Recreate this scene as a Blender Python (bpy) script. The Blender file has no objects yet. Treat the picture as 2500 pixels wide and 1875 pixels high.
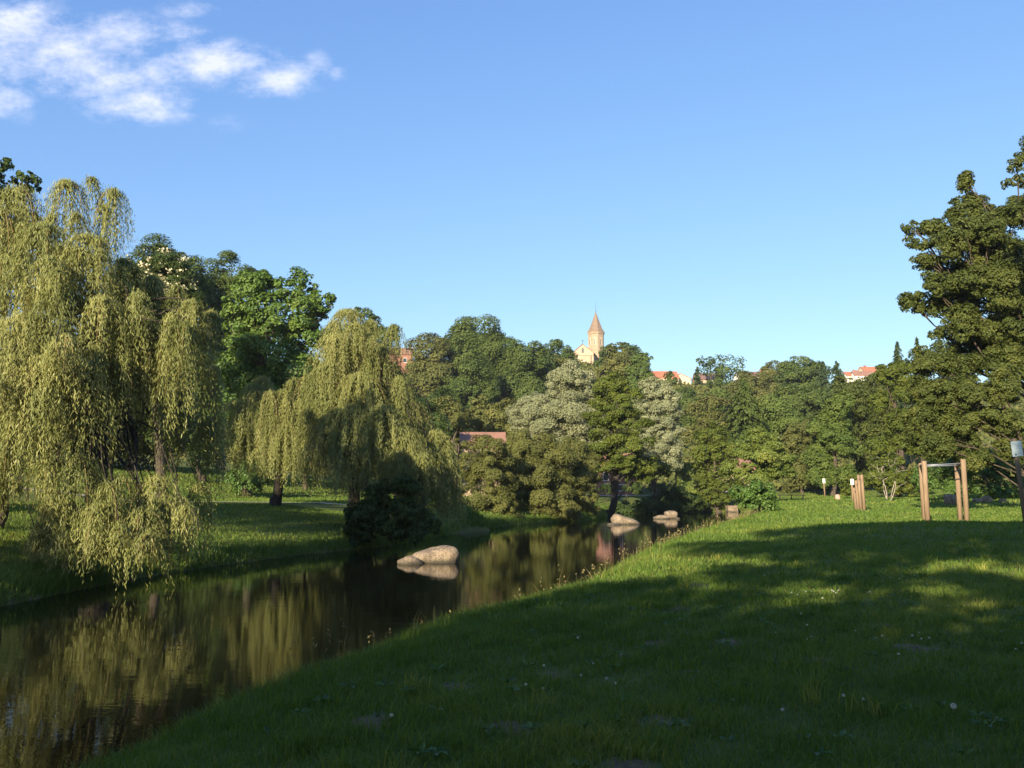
import bpy, math, random
import numpy as np
from mathutils import Vector, Matrix

R = np.random.default_rng(11)
random.seed(5)
scene = bpy.context.scene
COL = scene.collection

# ------------------------------------------------------------------ camera model
LENS = 33.0
FPX = 2500 * LENS / 36.0
HORIZON = 1193.0
PITCH = math.atan((HORIZON - 937.5) / FPX)
CAMZ = 1.6
CP, SP = math.cos(PITCH), math.sin(PITCH)
WATER = -1.5


def at(u, v, Y):
    """World point at depth Y for a point of the reference frame."""
    a, b = (u - 1250) / FPX, (937.5 - v) / FPX
    y, z = CP - b * SP, SP + b * CP
    k = Y / y
    return np.array([a * k, Y, CAMZ + z * k])


def mpp(Y):          # metres per reference pixel at depth Y
    return Y / FPX


# ------------------------------------------------------------------ scene graph helpers
def tag(o, label=None, cat=None, group=None, kind=None):
    if label: o['label'] = label
    if cat: o['category'] = cat
    if group: o['group'] = group
    if kind: o['kind'] = kind
    return o


def thing(name, loc, label, cat, group=None, rotz=0.0):
    o = bpy.data.objects.new(name, None)
    o.empty_display_size = 0.3
    o.location = loc
    o.rotation_euler = (0, 0, rotz)
    COL.objects.link(o)
    return tag(o, label, cat, group)


def link(name, me, mat, parent=None):
    o = bpy.data.objects.new(name, me)
    if mat is not None and len(me.materials) == 0:
        me.materials.append(mat)
    COL.objects.link(o)
    if parent is not None:
        o.parent = parent
    return o


def mesh_np(name, V, loops, sizes, smooth=False, tint=None, origin=None):
    V = np.asarray(V, dtype=np.float64)
    if origin is not None:
        V = V - np.asarray(origin)
    me = bpy.data.meshes.new(name)
    me.vertices.add(len(V))
    me.vertices.foreach_set('co', V.astype(np.float32).ravel())
    loops = np.asarray(loops, dtype=np.int32)
    sizes = np.asarray(sizes, dtype=np.int32)
    me.loops.add(len(loops))
    me.loops.foreach_set('vertex_index', loops)
    me.polygons.add(len(sizes))
    st = np.zeros(len(sizes), dtype=np.int32)
    st[1:] = np.cumsum(sizes)[:-1]
    me.polygons.foreach_set('loop_start', st)
    me.polygons.foreach_set('loop_total', sizes)
    me.polygons.foreach_set('use_smooth', np.full(len(sizes), smooth, dtype=bool))
    if tint is not None:
        a = me.attributes.new('tint', 'FLOAT', 'FACE')
        a.data.foreach_set('value', np.asarray(tint, dtype=np.float32))
    me.update(calc_edges=True)
    return me


class MB:
    """Collects boxes, tubes, lathes and prisms into one mesh."""
    def __init__(self):
        self.V, self.L, self.S, self.n = [], [], [], 0

    def add(self, V, faces):
        V = np.asarray(V, dtype=float)
        for f in faces:
            self.L.extend(int(i) + self.n for i in f)
            self.S.append(len(f))
        self.V.append(V)
        self.n += len(V)

    def box(self, c, s, rz=0.0):
        x, y, z = np.array(s) / 2.0
        V = np.array([[-x, -y, -z], [x, -y, -z], [x, y, -z], [-x, y, -z], [-x, -y, z], [x, -y, z], [x, y, z], [-x, y, z]])
        cr, sr = math.cos(rz), math.sin(rz)
        V = V @ np.array([[cr, sr, 0], [-sr, cr, 0], [0, 0, 1]]) + np.array(c)
        self.add(V, [(0, 3, 2, 1), (4, 5, 6, 7), (0, 1, 5, 4), (1, 2, 6, 5), (2, 3, 7, 6), (3, 0, 4, 7)])

    def tube(self, pts, rad, n=7, cap=True):
        pts = np.asarray(pts, dtype=float)
        rad = np.broadcast_to(np.asarray(rad, dtype=float), (len(pts),))
        T = np.gradient(pts, axis=0)
        T /= np.linalg.norm(T, axis=1, keepdims=True) + 1e-9
        ref = np.array([0.0, 0.0, 1.0]) if abs(T[0][2]) < 0.9 else np.array([1.0, 0.0, 0.0])
        V = []
        a = np.cross(T[0], ref); a /= np.linalg.norm(a)
        ang = np.arange(n) * 2 * math.pi / n
        for p, t, r in zip(pts, T, rad):
            a = a - t * np.dot(a, t); a /= np.linalg.norm(a) + 1e-9
            b = np.cross(t, a)
            V.append(p + r * (np.cos(ang)[:, None] * a + np.sin(ang)[:, None] * b))
        V = np.concatenate(V)
        f = []
        for i in range(len(pts) - 1):
            for j in range(n):
                k = (j + 1) % n
                f.append((i * n + j, i * n + k, (i + 1) * n + k, (i + 1) * n + j))
        if cap:
            f.append(tuple(range(n - 1, -1, -1)))
            f.append(tuple((len(pts) - 1) * n + j for j in range(n)))
        self.add(V, f)

    def build(self, name, mat, parent=None, smooth=False, origin=None, bevel=0.0):
        me = mesh_np(name, np.concatenate(self.V), self.L, self.S, smooth, None, origin)
        o = link(name, me, mat, parent)
        if bevel:
            m = o.modifiers.new('edge', 'BEVEL'); m.width = bevel; m.segments = 2
        return o


# ------------------------------------------------------------------ materials
def new_mat(name):
    m = bpy.data.materials.new(name)
    m.use_nodes = True
    nt = m.node_tree
    nt.nodes.clear()
    out = nt.nodes.new('ShaderNodeOutputMaterial')
    return m, nt, out


def noise(nt, scale, detail=4, rough=0.55, coord='Object', vec=None, stretch=None):
    tc = nt.nodes.new('ShaderNodeTexCoord') if vec is None else None
    n = nt.nodes.new('ShaderNodeTexNoise')
    n.inputs['Scale'].default_value = scale
    n.inputs['Detail'].default_value = detail
    n.inputs['Roughness'].default_value = rough
    src = tc.outputs[coord] if tc else vec
    if stretch:
        mp = nt.nodes.new('ShaderNodeMapping')
        mp.inputs['Scale'].default_value = stretch
        nt.links.new(src, mp.inputs['Vector']); src = mp.outputs[0]
    nt.links.new(src, n.inputs['Vector'])
    return n


def ramp(nt, fac, stops):
    r = nt.nodes.new('ShaderNodeValToRGB')
    e = r.color_ramp.elements
    while len(e) < len(stops): e.new(0.5)
    for el, (p, c) in zip(e, stops):
        el.position = p; el.color = (*c, 1)
    nt.links.new(fac, r.inputs[0])
    return r


def mat_leaf(name, col, col2=None, trans=0.3, spec=0.25, scale=0.35):
    """leaf colour varies leaf by leaf (tint) and branch by branch (noise)"""
    col2 = col2 or tuple(c * k for c, k in zip(col, (1.45, 1.25, 1.1)))
    m, nt, out = new_mat(name)
    at_ = nt.nodes.new('ShaderNodeAttribute'); at_.attribute_name = 'tint'
    nz = noise(nt, scale, 3)
    ad = nt.nodes.new('ShaderNodeMath'); ad.operation = 'MULTIPLY_ADD'
    ad.inputs[1].default_value = 0.8; ad.inputs[2].default_value = -0.4
    nt.links.new(nz.outputs['Fac'], ad.inputs[0])
    a2 = nt.nodes.new('ShaderNodeMath'); a2.operation = 'ADD'
    nt.links.new(ad.outputs[0], a2.inputs[0]); nt.links.new(at_.outputs['Fac'], a2.inputs[1])
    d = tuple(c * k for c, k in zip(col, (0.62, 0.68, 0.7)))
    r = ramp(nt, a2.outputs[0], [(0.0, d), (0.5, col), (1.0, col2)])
    p = nt.nodes.new('ShaderNodeBsdfPrincipled')
    p.inputs['Roughness'].default_value = 0.5
    p.inputs['Specular IOR Level'].default_value = spec
    t = nt.nodes.new('ShaderNodeBsdfTranslucent')
    mix = nt.nodes.new('ShaderNodeMixShader'); mix.inputs[0].default_value = trans
    wm = nt.nodes.new('ShaderNodeMix'); wm.data_type = 'RGBA'; wm.blend_type = 'MULTIPLY'; wm.inputs[0].default_value = 1.0
    wm.inputs[7].default_value = (1.45, 1.15, 0.6, 1)          # light passing through a leaf turns yellower
    nt.links.new(r.outputs[0], wm.inputs[6])
    nt.links.new(r.outputs[0], p.inputs['Base Color']); nt.links.new(wm.outputs[2], t.inputs['Color'])
    nt.links.new(p.outputs[0], mix.inputs[1]); nt.links.new(t.outputs[0], mix.inputs[2])
    nt.links.new(mix.outputs[0], out.inputs['Surface'])
    return m


def mat_noise(name, stops, scale, rough=0.85, bump=0.0, bscale=None, detail=6, stretch=None, spec=0.3):
    m, nt, out = new_mat(name)
    nz = noise(nt, scale, detail, 0.6, stretch=stretch)
    r = ramp(nt, nz.outputs['Fac'], stops)
    p = nt.nodes.new('ShaderNodeBsdfPrincipled')
    p.inputs['Roughness'].default_value = rough
    p.inputs['Specular IOR Level'].default_value = spec
    nt.links.new(r.outputs[0], p.inputs['Base Color'])
    if bump:
        nb = noise(nt, bscale or scale * 3, 5, stretch=stretch)
        b = nt.nodes.new('ShaderNodeBump'); b.inputs['Strength'].default_value = bump
        b.inputs['Distance'].default_value = 0.05
        nt.links.new(nb.outputs['Fac'], b.inputs['Height'])
        nt.links.new(b.outputs[0], p.inputs['Normal'])
    nt.links.new(p.outputs[0], out.inputs['Surface'])
    return m


M = {}
M['willow'] = mat_leaf('weeping_willow_leaf', (0.186, 0.202, 0.056), (0.31, 0.305, 0.10), 0.22, 0.3, 0.5)
M['plane'] = mat_leaf('bright_leaf', (0.085, 0.150, 0.022), (0.16, 0.22, 0.035), 0.3, 0.35)
M['oak'] = mat_leaf('oak_leaf', (0.070, 0.090, 0.021), (0.13, 0.138, 0.032), 0.22, 0.15)
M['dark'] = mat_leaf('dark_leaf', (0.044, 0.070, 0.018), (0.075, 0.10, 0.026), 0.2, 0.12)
M['hill'] = mat_leaf('hillside_leaf', (0.070, 0.102, 0.024), (0.115, 0.142, 0.034), 0.2, 0.12, 0.15)
M['hillfresh'] = mat_leaf('fresh_hillside_leaf', (0.090, 0.132, 0.028), (0.15, 0.18, 0.042), 0.24, 0.12, 0.15)
M['hillolive'] = mat_leaf('olive_hillside_leaf', (0.105, 0.115, 0.032), (0.165, 0.155, 0.048), 0.2, 0.12, 0.15)
M['silver'] = mat_leaf('silver_willow_leaf', (0.225, 0.245, 0.130), (0.36, 0.365, 0.22), 0.2, 0.25)
M['alder'] = mat_leaf('alder_leaf', (0.082, 0.108, 0.017), (0.15, 0.17, 0.028), 0.25, 0.15)
M['scrub'] = mat_leaf('scrub_leaf', (0.115, 0.125, 0.033), (0.185, 0.18, 0.05), 0.22, 0.18)
M['yellow'] = mat_leaf('yellow_green_leaf', (0.125, 0.170, 0.030), (0.21, 0.225, 0.04), 0.3, 0.3)
M['bushgreen'] = mat_leaf('fresh_green_leaf', (0.075, 0.140, 0.026), (0.13, 0.2, 0.04), 0.3, 0.3)
M['conifer'] = mat_leaf('conifer_needle', (0.048, 0.075, 0.030), (0.075, 0.10, 0.035), 0.1, 0.2, 0.2)
M['grass'] = mat_leaf('grass_blade', (0.125, 0.200, 0.032), (0.29, 0.29, 0.065), 0.42, 0.2, 0.25)
M['drygrass'] = mat_leaf('dry_grass', (0.20, 0.17, 0.07), (0.34, 0.27, 0.13), 0.3, 0.2)
M['bark'] = mat_noise('bark', [(0.3, (0.035, 0.026, 0.018)), (0.7, (0.11, 0.085, 0.06))], 6, 0.9, 0.6, 14, stretch=(1, 1, 0.25))
M['darkbark'] = mat_noise('dark_bark', [(0.3, (0.018, 0.014, 0.011)), (0.7, (0.05, 0.04, 0.03))], 6, 0.9, 0.6, 14, stretch=(1, 1, 0.25))
M['palebark'] = mat_noise('pale_bark', [(0.3, (0.13, 0.10, 0.07)), (0.7, (0.30, 0.25, 0.18))], 5, 0.9, 0.5, 14)
M['twig'] = mat_noise('willow_twig', [(0.3, (0.16, 0.11, 0.045)), (0.7, (0.30, 0.22, 0.09))], 4, 0.8)
M['birch'] = mat_noise('birch_bark', [(0.35, (0.16, 0.13, 0.10)), (0.65, (0.44, 0.40, 0.32))], 4, 0.8)
M['wood'] = mat_noise('turned_pine', [(0.25, (0.13, 0.088, 0.055)), (0.5, (0.235, 0.16, 0.098)), (0.8, (0.33, 0.235, 0.15))], 3.0, 0.75, 0.3, 20, stretch=(6, 6, 0.5))
M['stone'] = mat_noise('church_stone', [(0.3, (0.265, 0.195, 0.13)), (0.7, (0.375, 0.28, 0.195))], 0.6, 0.9, 0.2, 3)
M['palestone'] = mat_noise('pale_stone', [(0.3, (0.35, 0.255, 0.17)), (0.7, (0.47, 0.355, 0.25))], 0.8, 0.9, 0.2, 3)
M['slate'] = mat_noise('spire_tile', [(0.3, (0.14, 0.10, 0.075)), (0.7, (0.25, 0.18, 0.125))], 1.2, 0.8, 0.3, 4, stretch=(1, 1, 3))
M['white'] = mat_noise('white_render', [(0.3, (0.66, 0.62, 0.54)), (0.7, (0.80, 0.77, 0.70))], 0.7, 0.9)
M['cream'] = mat_noise('cream_render', [(0.3, (0.46, 0.38, 0.26)), (0.7, (0.58, 0.49, 0.35))], 0.7, 0.9)
M['brick'] = mat_noise('red_brick', [(0.3, (0.20, 0.09, 0.065)), (0.7, (0.31, 0.155, 0.11))], 1.5, 0.9, 0.3, 6)
M['pinkwall'] = mat_noise('pink_wall', [(0.3, (0.42, 0.24, 0.19)), (0.7, (0.58, 0.36, 0.29))], 1.5, 0.9, 0.3, 6)
M['metal'] = mat_noise('galvanised_steel', [(0.3, (0.12, 0.13, 0.15)), (0.7, (0.20, 0.215, 0.24))], 5, 0.35, spec=0.6)
M['iron'] = mat_noise('dark_iron', [(0.3, (0.025, 0.022, 0.02)), (0.7, (0.05, 0.045, 0.04))], 8, 0.6)
M['glass'] = mat_noise('dark_window', [(0.3, (0.02, 0.022, 0.026)), (0.7, (0.05, 0.055, 0.06))], 1, 0.15, spec=0.6)
M['panel'] = mat_noise('sign_panel', [(0.3, (0.47, 0.57, 0.57)), (0.7, (0.55, 0.64, 0.63))], 2, 0.4)
M['whitepanel'] = mat_noise('white_panel', [(0.3, (0.70, 0.70, 0.60)), (0.7, (0.80, 0.79, 0.68))], 2, 0.4)
M['print'] = mat_noise('sign_print', [(0.3, (0.22, 0.29, 0.30)), (0.7, (0.27, 0.33, 0.34))], 2, 0.5)
M['ink'] = mat_noise('sign_emblem', [(0.3, (0.02, 0.035, 0.05)), (0.7, (0.03, 0.05, 0.07))], 2, 0.5)
M['cream_flower'] = mat_leaf('cream_blossom', (0.62, 0.58, 0.36), (0.75, 0.7, 0.5), 0.25, 0.2)
M['petal'] = mat_leaf('white_petal', (0.66, 0.66, 0.62), (0.8, 0.8, 0.76), 0.3, 0.2)
M['path'] = mat_noise('gravel', [(0.3, (0.30, 0.25, 0.19)), (0.7, (0.46, 0.40, 0.31))], 3, 0.95, 0.3, 20)


def mat_tiles(name, c1, c2, sx=3.0):
    m, nt, out = new_mat(name)
    tc = nt.nodes.new('ShaderNodeTexCoord')
    w = nt.nodes.new('ShaderNodeTexWave'); w.inputs['Scale'].default_value = sx; w.inputs['Distortion'].default_value = 0.6
    w.inputs['Detail'].default_value = 2
    nt.links.new(tc.outputs['Object'], w.inputs['Vector'])
    nz = noise(nt, 0.9, 5)
    mx = nt.nodes.new('ShaderNodeMath'); mx.operation = 'MULTIPLY_ADD'; mx.inputs[1].default_value = 0.35
    nt.links.new(w.outputs['Fac'], mx.inputs[0]); nt.links.new(nz.outputs['Fac'], mx.inputs[2])
    r = ramp(nt, mx.outputs[0], [(0.3, c1), (0.85, c2)])
    p = nt.nodes.new('ShaderNodeBsdfPrincipled'); p.inputs['Roughness'].default_value = 0.85
    b = nt.nodes.new('ShaderNodeBump'); b.inputs['Strength'].default_value = 0.5; b.inputs['Distance'].default_value = 0.08
    nt.links.new(w.outputs['Fac'], b.inputs['Height']); nt.links.new(b.outputs[0], p.inputs['Normal'])
    nt.links.new(r.outputs[0], p.inputs['Base Color']); nt.links.new(p.outputs[0], out.inputs['Surface'])
    return m


M['tile'] = mat_tiles('orange_roof_tile', (0.30, 0.095, 0.05), (0.46, 0.18, 0.095))
M['oldtile'] = mat_tiles('weathered_roof_tile', (0.17, 0.085, 0.06), (0.34, 0.175, 0.12))
M['browntile'] = mat_tiles('brown_roof_tile', (0.14, 0.075, 0.055), (0.24, 0.14, 0.11))


def mat_rock(name):
    m, nt, out = new_mat(name)
    n1 = noise(nt, 2.2, 6, 0.65)
    n2 = noise(nt, 14, 3, 0.7)
    r1 = ramp(nt, n1.outputs['Fac'], [(0.3, (0.13, 0.095, 0.06)), (0.55, (0.27, 0.205, 0.135)), (0.8, (0.36, 0.28, 0.19))])
    r2 = ramp(nt, n2.outputs['Fac'], [(0.42, (0.38, 0.36, 0.33)), (0.52, (1, 1, 1))])
    mx = nt.nodes.new('ShaderNodeMix'); mx.data_type = 'RGBA'; mx.blend_type = 'MULTIPLY'; mx.inputs[0].default_value = 0.8
    nt.links.new(r1.outputs[0], mx.inputs[6]); nt.links.new(r2.outputs[0], mx.inputs[7])
    # a band of wet, algae-stained stone just above the water
    ge = nt.nodes.new('ShaderNodeNewGeometry'); sx = nt.nodes.new('ShaderNodeSeparateXYZ'); nt.links.new(ge.outputs['Position'], sx.inputs[0])
    n3 = noise(nt, 3.0, 4)
    av = nt.nodes.new('ShaderNodeMath'); av.operation = 'MULTIPLY_ADD'; av.inputs[1].default_value = -0.22
    nt.links.new(n3.outputs['Fac'], av.inputs[0]); nt.links.new(sx.outputs['Z'], av.inputs[2])
    mr = nt.nodes.new('ShaderNodeMapRange'); mr.inputs['From Min'].default_value = WATER - 0.06; mr.inputs['From Max'].default_value = WATER + 0.10
    nt.links.new(av.outputs[0], mr.inputs['Value'])
    wet = nt.nodes.new('ShaderNodeMix'); wet.data_type = 'RGBA'; wet.inputs[6].default_value = (0.05, 0.042, 0.025, 1)
    nt.links.new(mr.outputs[0], wet.inputs[0]); nt.links.new(mx.outputs[2], wet.inputs[7]); mx = wet
    p = nt.nodes.new('ShaderNodeBsdfPrincipled'); p.inputs['Roughness'].default_value = 0.85
    b = nt.nodes.new('ShaderNodeBump'); b.inputs['Strength'].default_value = 1.0; b.inputs['Distance'].default_value = 0.05
    nt.links.new(n2.outputs['Fac'], b.inputs['Height']); nt.links.new(b.outputs[0], p.inputs['Normal'])
    nt.links.new(mx.outputs[2], p.inputs['Base Color']); nt.links.new(p.outputs[0], out.inputs['Surface'])
    return m


M['rock'] = mat_rock('granite')

# ------------------------------------------------------------------ terrain
RIGHT = np.array([(-15, -90), (-8.5, -30), (-5.2, -8), (-5.1, 0), (-4.5, 5.4), (-3.7, 9), (-2.3, 13.8), (0.0, 18.5), (2.9, 29.6),
                  (7.0, 42), (11.6, 55), (15.5, 66), (20, 82), (25, 100), (30, 118), (33, 126)], float)
LEFT = np.array([(-24, -90), (-18, -30), (-14.5, 0), (-13.8, 15), (-13.5, 25), (-13.0, 33), (-12, 38), (-9.8, 45), (-7.6, 49), (-6.0, 54),
                 (-5.0, 61), (-3.6, 67), (-1.6, 70.5), (-2.2, 74), (-0.5, 79), (3.0, 86), (8.0, 93), (10.5, 105), (12.0, 116), (14, 124),
                 (20, 127.5), (27, 129), (33, 126)], float)


def seg_dist(px, py, poly):
    d = np.full(px.shape, 1e9)
    for (ax, ay), (bx, by) in zip(poly[:-1], poly[1:]):
        vx, vy = bx - ax, by - ay
        t = np.clip(((px - ax) * vx + (py - ay) * vy) / (vx * vx + vy * vy), 0, 1)
        d = np.minimum(d, np.hypot(px - ax - t * vx, py - ay - t * vy))
    return d


def in_river(px, py):
    poly = np.vstack([RIGHT, LEFT[::-1][1:]])
    ins = np.zeros(px.shape, bool)
    n = len(poly)
    for i in range(n):
        x1, y1 = poly[i]; x2, y2 = poly[(i + 1) % n]
        if y1 == y2: continue
        c = ((y1 > py) != (y2 > py)) & (px < (x2 - x1) * (py - y1) / (y2 - y1) + x1)
        ins ^= c
    return ins


def sst(a, b, x):
    t = np.clip((x - a) / (b - a), 0, 1)
    return t * t * (3 - 2 * t)


def wob(x, y, s, k=0.0):
    return (np.sin(x * s + 1.3 + k) * np.cos(y * s * 0.83 - 0.7 + k) + 0.6 * np.sin(x * s * 2.1 - y * s * 1.7 + 2.1 + k)
            + 0.35 * np.cos(x * s * 4.3 + y * s * 3.9 + k)) / 1.95


SOIL = [(1345, 1633, 55, 16), (1590, 1560, 45, 9), (1652, 1478, 40, 7), (1520, 1583, 40, 9), (1605, 1735, 85, 22), (1255, 1755, 75, 22),
        (925, 1742, 60, 24), (1010, 1858, 110, 20), (1520, 1848, 90, 24), (2205, 1572, 70, 12), (1760, 1560, 45, 11), (1105, 1662, 55, 11),
        (1700, 1425, 45, 6), (1680, 1620, 35, 8), (2140, 1525, 35, 8), (1975, 1600, 50, 9), (2300, 1279, 62, 4)]
SOILW = []
for su, sv, sru, srv in SOIL:
    Y = CAMZ * FPX / (sv - HORIZON)
    Y2 = CAMZ * FPX / (sv - srv - HORIZON)
    SOILW.append(((su - 1250) / FPX * Y, Y, 0.85 * sru * mpp(Y), max(0.10, 0.8 * (Y2 - Y))))


def soil(x, y):
    s = np.zeros(np.shape(x))
    for cx, cy, rx, ry in SOILW:
        q = ((x - cx) / rx) ** 2 + ((y - cy) / ry) ** 2 + 0.55 * wob(x, y, 7.0, cx) + 0.35 * wob(x, y, 19.0, cy)
        s = np.maximum(s, 1 - sst(0.45, 1.2, q))
    return s


def ground_z(x, y):
    x = np.asarray(x, float); y = np.asarray(y, float)
    dl, dr = seg_dist(x, y, LEFT), seg_dist(x, y, RIGHT)
    ins = in_river(x, y)
    Lz = np.interp(dl, [0, 0.4, 1.5, 4, 10, 22, 35, 60, 100, 200], [-1.55, -1.2, -0.75, -0.2, 0.55, 0.8, 2.8, 7, 14, 26])
    Lz = np.where((y > 60) & (y < 175), np.minimum(Lz, np.interp(dl, [0, 0.6, 2, 5, 14, 40, 80, 200], [-1.55, -1.0, -0.6, 0.1, 1.0, 2.6, 6, 22])
                                     + 100 * (1 - sst(60, 85, y)) * 0 + np.where(x < -14, 100, 0)), Lz)
    Rz = np.interp(dr, [0, 0.9, 1.6, 2.3, 3.2], [-1.55, -0.75, -0.22, -0.05, 0.0])
    w = sst(0.25, 0.75, dr / (dl + dr + 1e-6))
    z = Rz + (Lz - Rz) * w
    bed = np.maximum(-2.6, -1.55 - 0.6 * np.minimum(dl, dr))
    # lawn: gentle rise to the right, low hummocks
    lawn = np.clip(dr / 3 - 0.6, 0, 1) * (1 - w)
    z = z + lawn * (0.36 * np.exp(-((x - 15.5) / 5.0) ** 2 - ((y - 32) / 6.5) ** 2) + 0.06 * wob(x, y, 0.5) + 0.035 * wob(x, y, 1.7, 1))
    z = z + lawn * 0.2 * sst(60, 110, y)
    # grassy hummock on the far bank
    z = z + np.where(ins, 0, 1.25 * np.exp(-((x + 4.4) / 2.2) ** 2 - ((y - 70.5) / 2.6) ** 2))
    top = 46 - 8.5 * sst(15, 70, x * 340 / np.maximum(y, 200))
    hill = top * sst(145, 340, y - 0.10 * np.clip(-x, 0, 200)) - 8 * sst(345, 500, y)
    z = np.where(ins, bed, z)
    z = np.where(y > 145, np.maximum(z, hill + 0.8 * wob(x, y, 0.05) * sst(145, 190, y)), z)
    # soft mounds of bare soil
    z = z + 0.02 * soil(x, y)
    return z


def gz(x, y):
    return float(ground_z(np.array([x]), np.array([y]))[0])


def axis(segs):
    out = []
    for a, b, st in segs:
        out.extend(np.arange(a, b, st))
    out.append(segs[-1][1])
    return np.array(out)


xs = axis([(-900, -200, 50), (-200, -60, 8), (-60, -24, 1.2), (-24, -5, 0.4), (-5, 8, 0.14), (8, 26, 0.4), (26, 60, 1.2), (60, 200, 8), (200, 900, 50)])
ys = axis([(-120, -10, 6), (-10, 3, 0.8), (3, 16, 0.14), (16, 60, 0.4), (60, 150, 1.0), (150, 400, 6), (400, 1500, 60)])
GX, GY = np.meshgrid(xs, ys)
GZ = ground_z(GX.ravel(), GY.ravel())
nx, ny = len(xs), len(ys)
idx = np.arange(nx * ny).reshape(ny, nx)
quads = np.stack([idx[:-1, :-1], idx[:-1, 1:], idx[1:, 1:], idx[1:, :-1]], -1).reshape(-1, 4)
gme = mesh_np('ground', np.stack([GX.ravel(), GY.ravel(), GZ], 1), quads.ravel(), np.full(len(quads), 4), True)
sa = gme.attributes.new('soil', 'FLOAT', 'POINT')
dlr = np.minimum(seg_dist(GX.ravel(), GY.ravel(), LEFT), 9)
bare = np.clip(soil(GX.ravel(), GY.ravel()) + 0.7 * (GZ < -1.35), 0, 1)
sa.data.foreach_set('value', bare.astype(np.float32))

m, nt, out = new_mat('meadow_ground')
n1 = noise(nt, 0.35, 5); n2 = noise(nt, 9.0, 5, 0.7)
r1 = ramp(nt, n1.outputs['Fac'], [(0.3, (0.075, 0.100, 0.018)), (0.7, (0.140, 0.150, 0.036))])
r2 = ramp(nt, n2.outputs['Fac'], [(0.3, (0.070, 0.046, 0.025)), (0.7, (0.23, 0.155, 0.085))])
sat = nt.nodes.new('ShaderNodeAttribute'); sat.attribute_name = 'soil'
mx = nt.nodes.new('ShaderNodeMix'); mx.data_type = 'RGBA'
nt.links.new(sat.outputs['Fac'], mx.inputs[0]); nt.links.new(r1.outputs[0], mx.inputs[6]); nt.links.new(r2.outputs[0], mx.inputs[7])
p = nt.nodes.new('ShaderNodeBsdfPrincipled'); p.inputs['Roughness'].default_value = 0.95; p.inputs['Specular IOR Level'].default_value = 0.1
b = nt.nodes.new('ShaderNodeBump'); b.inputs['Strength'].default_value = 0.8; b.inputs['Distance'].default_value = 0.04
nt.links.new(n2.outputs['Fac'], b.inputs['Height']); nt.links.new(b.outputs[0], p.inputs['Normal'])
nt.links.new(mx.outputs[2], p.inputs['Base Color']); nt.links.new(p.outputs[0], out.inputs['Surface'])
ground = link('ground', gme, m)
tag(ground, 'grassy riverside lawn and wooded valley slopes', 'ground', kind='structure')

# ------------------------------------------------------------------ water
wp = np.vstack([RIGHT + [1.0, 0], (LEFT - [1.0, 0])[::-1]])
m, nt, out = new_mat('river_water')
tc = nt.nodes.new('ShaderNodeTexCoord')
w1 = noise(nt, 1.0, 3, 0.5, vec=tc.outputs['Object'], stretch=(1.1, 2.6, 1))
w2 = noise(nt, 1.0, 2, 0.5, vec=tc.outputs['Object'], stretch=(5, 12, 1))
ad = nt.nodes.new('ShaderNodeMath'); ad.operation = 'MULTIPLY_ADD'; ad.inputs[1].default_value = 0.22
nt.links.new(w2.outputs['Fac'], ad.inputs[0]); nt.links.new(w1.outputs['Fac'], ad.inputs[2])
b = nt.nodes.new('ShaderNodeBump'); b.inputs['Strength'].default_value = 0.055; b.inputs['Distance'].default_value = 0.05
nt.links.new(ad.outputs[0], b.inputs['Height'])
p = nt.nodes.new('ShaderNodeBsdfPrincipled')
p.inputs['Base Color'].default_value = (0.004, 0.004, 0.002, 1)
p.inputs['Roughness'].default_value = 0.008
p.inputs['IOR'].default_value = 1.333
p.inputs['Specular IOR Level'].default_value = 0.31
nt.links.new(b.outputs[0], p.inputs['Normal']); nt.links.new(p.outputs[0], out.inputs['Surface'])
wv = np.array([(-60, -90, WATER), (60, -90, WATER), (60, 140, WATER), (-60, 140, WATER)], float)
water = link('river_water', mesh_np('river_water', wv, [0, 1, 2, 3], [4]), m)
tag(water, 'dark calm river water reflecting willows', 'water', kind='structure')


def ribbon(name, pts, width, lift, mat):
    pts = np.array(pts, float)
    t = np.linspace(0, 1, 60)
    k = np.linspace(0, 1, len(pts))
    c = np.stack([np.interp(t, k, pts[:, 0]), np.interp(t, k, pts[:, 1])], 1)
    d = np.gradient(c, axis=0); d /= np.linalg.norm(d, axis=1, keepdims=True)
    nrm = np.stack([-d[:, 1], d[:, 0]], 1)
    V, L = [], []
    cols = np.linspace(-0.5, 0.5, 5)
    for q in cols:
        e = c + nrm * (width * q + 0.06 * np.sin(t * 90 + q * 7))[:, None]
        V.append(np.stack([e[:, 0], e[:, 1], ground_z(e[:, 0], e[:, 1]) + lift], 1))
    V = np.concatenate(V)
    n = len(t)
    for a in range(len(cols) - 1):
        for i in range(n - 1):
            L += [a * n + i, a * n + i + 1, (a + 1) * n + i + 1, (a + 1) * n + i]
    return link(name, mesh_np(name, V, L, np.full(len(L) // 4, 4), True), mat)


o = ribbon('gravel_path', [(-60, 66), (-36, 65.5), (-24, 66), (-15, 67), (-8, 72), (-3, 84)], 1.1, 0.05, M['path'])
tag(o, 'pale gravel footpath along the far bank', 'path', kind='structure')
o = ribbon('riverside_road', [(4, 132), (14, 137), (22, 141), (30, 150), (38, 162)], 3.4, 0.10, M['path'])
tag(o, 'pale lane rising beyond the far bank', 'road', kind='structure')

# ------------------------------------------------------------------ foliage generators
def unit(a):
    return a / (np.linalg.norm(a, axis=-1, keepdims=True) + 1e-9)


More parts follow.
